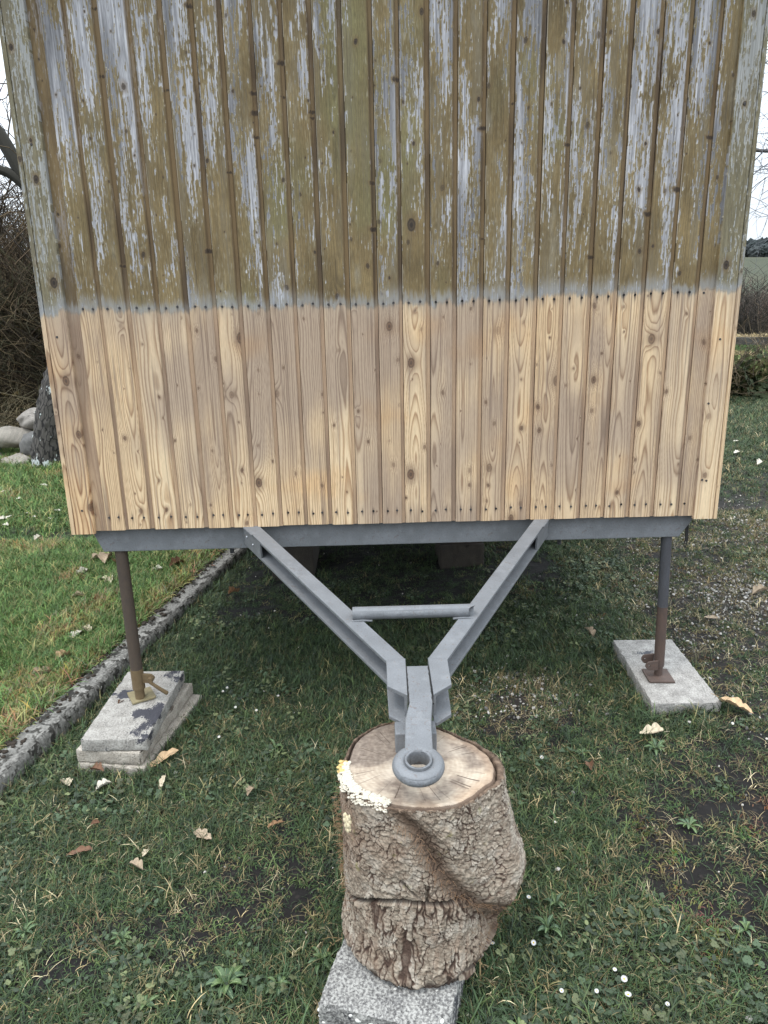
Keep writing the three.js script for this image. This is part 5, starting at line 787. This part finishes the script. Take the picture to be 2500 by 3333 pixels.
function twigBundle(r, n, H, lean, rad, curvy) { const gs = []; for (let i = 0; i < n; i++) { const a = r() * 6.28, q = [[(r() - 0.5) * 0.3, 0, (r() - 0.5) * 0.3]]; let x = q[0][0], y = 0, z = q[0][2], dx = Math.cos(a) * lean * r(), dz = Math.sin(a) * lean * r(), h = H * lerp(0.5, 1.1, r()); for (let k = 1; k <= 5; k++) { dx += (r() - 0.5) * curvy; dz += (r() - 0.5) * curvy; x += dx * h / 5; z += dz * h / 5; y += h / 5 * (1 - 0.25 * Math.min(1, Math.hypot(dx, dz))) * (r() < 0.1 ? 0.2 : 1); q.push([x, y, z]); if (k > 1 && r() < 0.75) { const b = r() * 6.28, l = h * lerp(0.12, 0.32, r()); gs.push(tubeAlong([[x, y, z], [x + Math.cos(b) * l * 0.5, y + l * 0.45, z + Math.sin(b) * l * 0.5], [x + Math.cos(b + 0.5) * l, y + l * (r() * 1.2 - 0.1), z + Math.sin(b + 0.5) * l]], rad * 0.6, rad * 0.3, 3, 3)); } } gs.push(tubeAlong(q, rad, rad * 0.45, 7, 3)); } const g = mergeGeometries(gs); g.deleteAttribute('uv'); return g; }
{ // bare hedge on the left
  const r = rng(88), hedge = thing('bare_hedge', 'tall tangled bare brown hedge behind the stones, left of the wagon', 'hedge', [-5.2, -0.1, -7.4]);
  const mB = std({ color: 0xffffff, roughness: 1 });
  const put = (name, geo, n, x0, x1, z0, z1, cols, sc0, sc1, y0 = 0) => { const m = new THREE.InstancedMesh(geo, mB, n); m.name = numbered(name); const M = new THREE.Matrix4(), e = new THREE.Euler(), q = new THREE.Quaternion(), c = new THREE.Color(); for (let i = 0; i < n; i++) { const s = lerp(sc0, sc1, r()); e.set((r() - 0.5) * 0.3, r() * 6.28, (r() - 0.5) * 0.3); q.setFromEuler(e); M.compose(new THREE.Vector3(lerp(x0, x1, r()), y0 * r(), lerp(z0, z1, r())), q, new THREE.Vector3(s, s * lerp(0.8, 1.1, r()), s)); m.setMatrixAt(i, M); const k = cols[(r() * cols.length) | 0], v = 0.7 + 0.5 * r(); c.setRGB(k[0] * v / 255, k[1] * v / 255, k[2] * v / 255, THREE.SRGBColorSpace); m.setColorAt(i, c); } m.userData.kind = 'stuff'; m.castShadow = m.receiveShadow = true; hedge.add(m); };
  const browns = [[86, 72, 56], [74, 66, 58], [104, 88, 66], [70, 58, 46]];
  put('branches', twigBundle(r, 6, 2.8, 0.5, 0.010, 0.5), 380, -2.2, 2.4, -1.6, 1.0, browns, 0.75, 1.15);
  put('branches', twigBundle(r, 8, 2.3, 0.8, 0.006, 0.9), 480, -2.2, 2.4, -1.6, 1.1, browns, 0.6, 1.1, 0.5);
  put('twigs', twigBundle(r, 10, 1.3, 1.3, 0.004, 1.5), 700, -2.2, 2.4, -1.4, 1.25, [[96, 86, 66], [80, 78, 56], [120, 104, 80], [66, 62, 44]], 0.6, 1.2, 1.5);
  put('dry_stems', twigBundle(r, 5, 1.1, 1.2, 0.004, 1.6), 120, -2.0, 2.4, 0.9, 1.7, [[164, 148, 116], [142, 126, 96], [178, 166, 136]], 0.5, 1.0, 0.2);
  const lg = cloverGeo(r, 26, 0.7, 0.02); put('leaves', lg, 520, -2.2, 2.4, -1.6, 1.0, [[78, 72, 40], [64, 66, 40], [98, 84, 52]], 0.8, 1.6, 1.9);
  // brambles on the right
}
{
  const r = rng(515), mB = std({ color: 0xffffff, roughness: 1 });
  const inst = (parent, name, geo, n, f) => { const m = new THREE.InstancedMesh(geo, mB, n); m.name = numbered(name); const M = new THREE.Matrix4(), e = new THREE.Euler(), q = new THREE.Quaternion(), c = new THREE.Color(); for (let i = 0; i < n; i++) { const [x, y, z, s, k, flat] = f(); e.set((r() - 0.5) * (flat ? 2.6 : 0.4), r() * 6.28, (r() - 0.5) * (flat ? 2.6 : 0.4)); q.setFromEuler(e); M.compose(new THREE.Vector3(x, y, z), q, new THREE.Vector3(s, s, s)); m.setMatrixAt(i, M); const v = 0.7 + 0.5 * r(); c.setRGB(k[0] * v / 255, k[1] * v / 255, k[2] * v / 255, THREE.SRGBColorSpace); m.setColorAt(i, c); } m.userData.kind = 'stuff'; m.castShadow = m.receiveShadow = true; parent.add(m); };
  const bramble = thing('bramble_thicket', 'brown bare bramble thicket behind the timber edging, right of the wagon', 'thicket', [13.6, 0, -23.8]);
  inst(bramble, 'branches', twigBundle(r, 9, 1.6, 1.0, 0.012, 1.2), 330, () => [lerp(-3.5, 3.5, r()), 0, lerp(-1.5, 1.2, r()), lerp(0.6, 1.0, r()), [[104, 86, 78], [88, 74, 66], [124, 106, 92]][(r() * 3) | 0]]);
  inst(bramble, 'stems', twigBundle(r, 8, 1.0, 1.8, 0.010, 1.8), 300, () => [lerp(-3.5, 3.5, r()), 0.2 * r(), lerp(-1.4, 1.4, r()), lerp(0.6, 1.0, r()), [[136, 116, 100], [112, 96, 84]][(r() * 2) | 0]]);
  const shrub = thing('bare_shrub', 'dark bare shrub with spreading twigs in front of the far field', 'shrub', [8.7, 0, -16.2]);
  inst(shrub, 'branches', twigBundle(r, 7, 1.9, 0.9, 0.010, 0.9), 30, () => [lerp(-0.4, 1.6, r()), 0.4, lerp(-0.6, 0.6, r()), lerp(0.7, 1.2, r()), [[66, 60, 54], [58, 52, 46]][(r() * 2) | 0]]);
  // heap of cut evergreen branches
  const heap = thing('brushwood_heap', 'low heap of cut leafy branches with bare sticks on the right lawn', 'brushwood', [5.35, 0.0, -8.1]);
  inst(heap, 'leaves', cloverGeo(r, 26, 0.4, 0.028), 300, () => { const x = lerp(-1.7, 1.9, r()), z = lerp(-0.9, 0.8, r()); return [x, 0.05 + 0.42 * r() * (1 - (x / 2.2) ** 2), z, lerp(0.7, 1.2, r()), [[70, 82, 48], [92, 100, 62], [50, 58, 38], [112, 104, 70]][(r() * 4) | 0], true]; });
  inst(heap, 'sticks', twigBundle(r, 4, 1.4, 1.4, 0.008, 1.1), 60, () => [lerp(-1.6, 1.8, r()), 0.2, lerp(-0.8, 0.9, r()), lerp(0.5, 0.9, r()), [[150, 132, 104], [110, 96, 76], [80, 70, 56]][(r() * 3) | 0], true]);
  // timber edging
  const tm = std({ map: colorTex(256, 64, (i, j) => { const f = fbm(i / 60, j / 6, 3); return mix3([112, 110, 108], [70, 68, 66], clamp(0.5 + f)); }), roughness: 0.95 });
  const kerbs = [[9.55, -17.6, 2.3, 1.22, 'weathered grey timber edging board, length nearest the wagon'], [11.9, -17.2, 2.6, 1.7, 'weathered grey timber edging board, length at the picture edge']];
  kerbs.forEach(([x, z, l, a, label]) => { const t = thing('timber_edging', label, 'edging', [x, groundY(x, z) - 0.02, z], a - 1.57); mesh('board', setUV(new RoundedBoxGeometry(l, 0.28, 0.06, 2, 0.008).translate(0, 0.14, 0), boxUV(1)), tm, t); for (const s of [-1, 1]) mesh('peg', setUV(new RoundedBoxGeometry(0.06, 0.26, 0.05, 2, 0.006).translate(s * l * 0.46, 0.13, -0.056), boxUV(1)), tm, t); });
  // bare trees: trunks stand right of the frame, their twigs hang into it
  const mT = std({ color: lin(92, 88, 84), roughness: 1 }), mF = std({ color: lin(120, 120, 126), roughness: 1 });
  barkTree('bare_birch', 'bare pale tree whose fine hanging twigs show right of the wagon', 'tree', [7.2, 0, -7.6], [mT, mT, mF], [[0, 0, 0], [0.05, 1.5, 0], [0, 3.2, 0.05], [-0.05, 5.2, 0], [0.05, 7.2, 0]], 0.16, 0.05, [{ p: [[0, 2.6, 0], [-0.8, 3.6, 0.1], [-1.9, 4.1, 0.2], [-3.7, 4.4, 0.3]], r0: 0.05, r1: 0.014 }, { p: [[0, 3.2, 0], [-0.7, 4.6, -0.1], [-1.8, 5.4, 0], [-3.6, 5.8, 0.1]], r0: 0.05, r1: 0.014 }, { p: [[0, 2.0, 0], [-0.9, 2.7, 0.2], [-1.9, 2.9, 0.4], [-3.6, 3.0, 0.5]], r0: 0.04, r1: 0.012 }, { p: [[0, 4.2, 0], [0.8, 5.4, 0.2], [1.6, 6.2, 0]], r0: 0.05, r1: 0.014 }, { p: [[0, 5.0, 0], [-0.5, 6.2, 0.4], [-1.2, 7.2, 0.6]], r0: 0.04, r1: 0.012 }], { per: 52, len: 1.2, rad: 0.0075, depth: 2, kids: 3, droop: -0.10 }, 73);
  // the far wood on the hill
  const wood = thing('far_wood', 'distant dark wood along the ridge beyond the field', 'wood', [75, 6.2, -142]); 
  const cg = new THREE.IcosahedronGeometry(1, 3), p = cg.attributes.position; for (let i = 0; i < p.count; i++) { const k = 1 + 0.35 * n2(p.getX(i) * 3 + p.getY(i) * 2, p.getZ(i) * 3 - p.getY(i)) + 0.15 * n2(p.getX(i) * 9, p.getY(i) * 9 + p.getZ(i) * 5); p.setXYZ(i, p.getX(i) * k, p.getY(i) * k, p.getZ(i) * k); } cg.computeVertexNormals(); cg.deleteAttribute('uv');
  inst(wood, 'crowns', cg, 420, () => [lerp(-60, 60, r()), lerp(0.2, 3.9, r()), lerp(-8, 6, r()), lerp(0.6, 1.6, r()), [[50, 56, 56], [58, 62, 62], [44, 50, 50]][(r() * 3) | 0]]);
}
renderer.render(scene, camera);
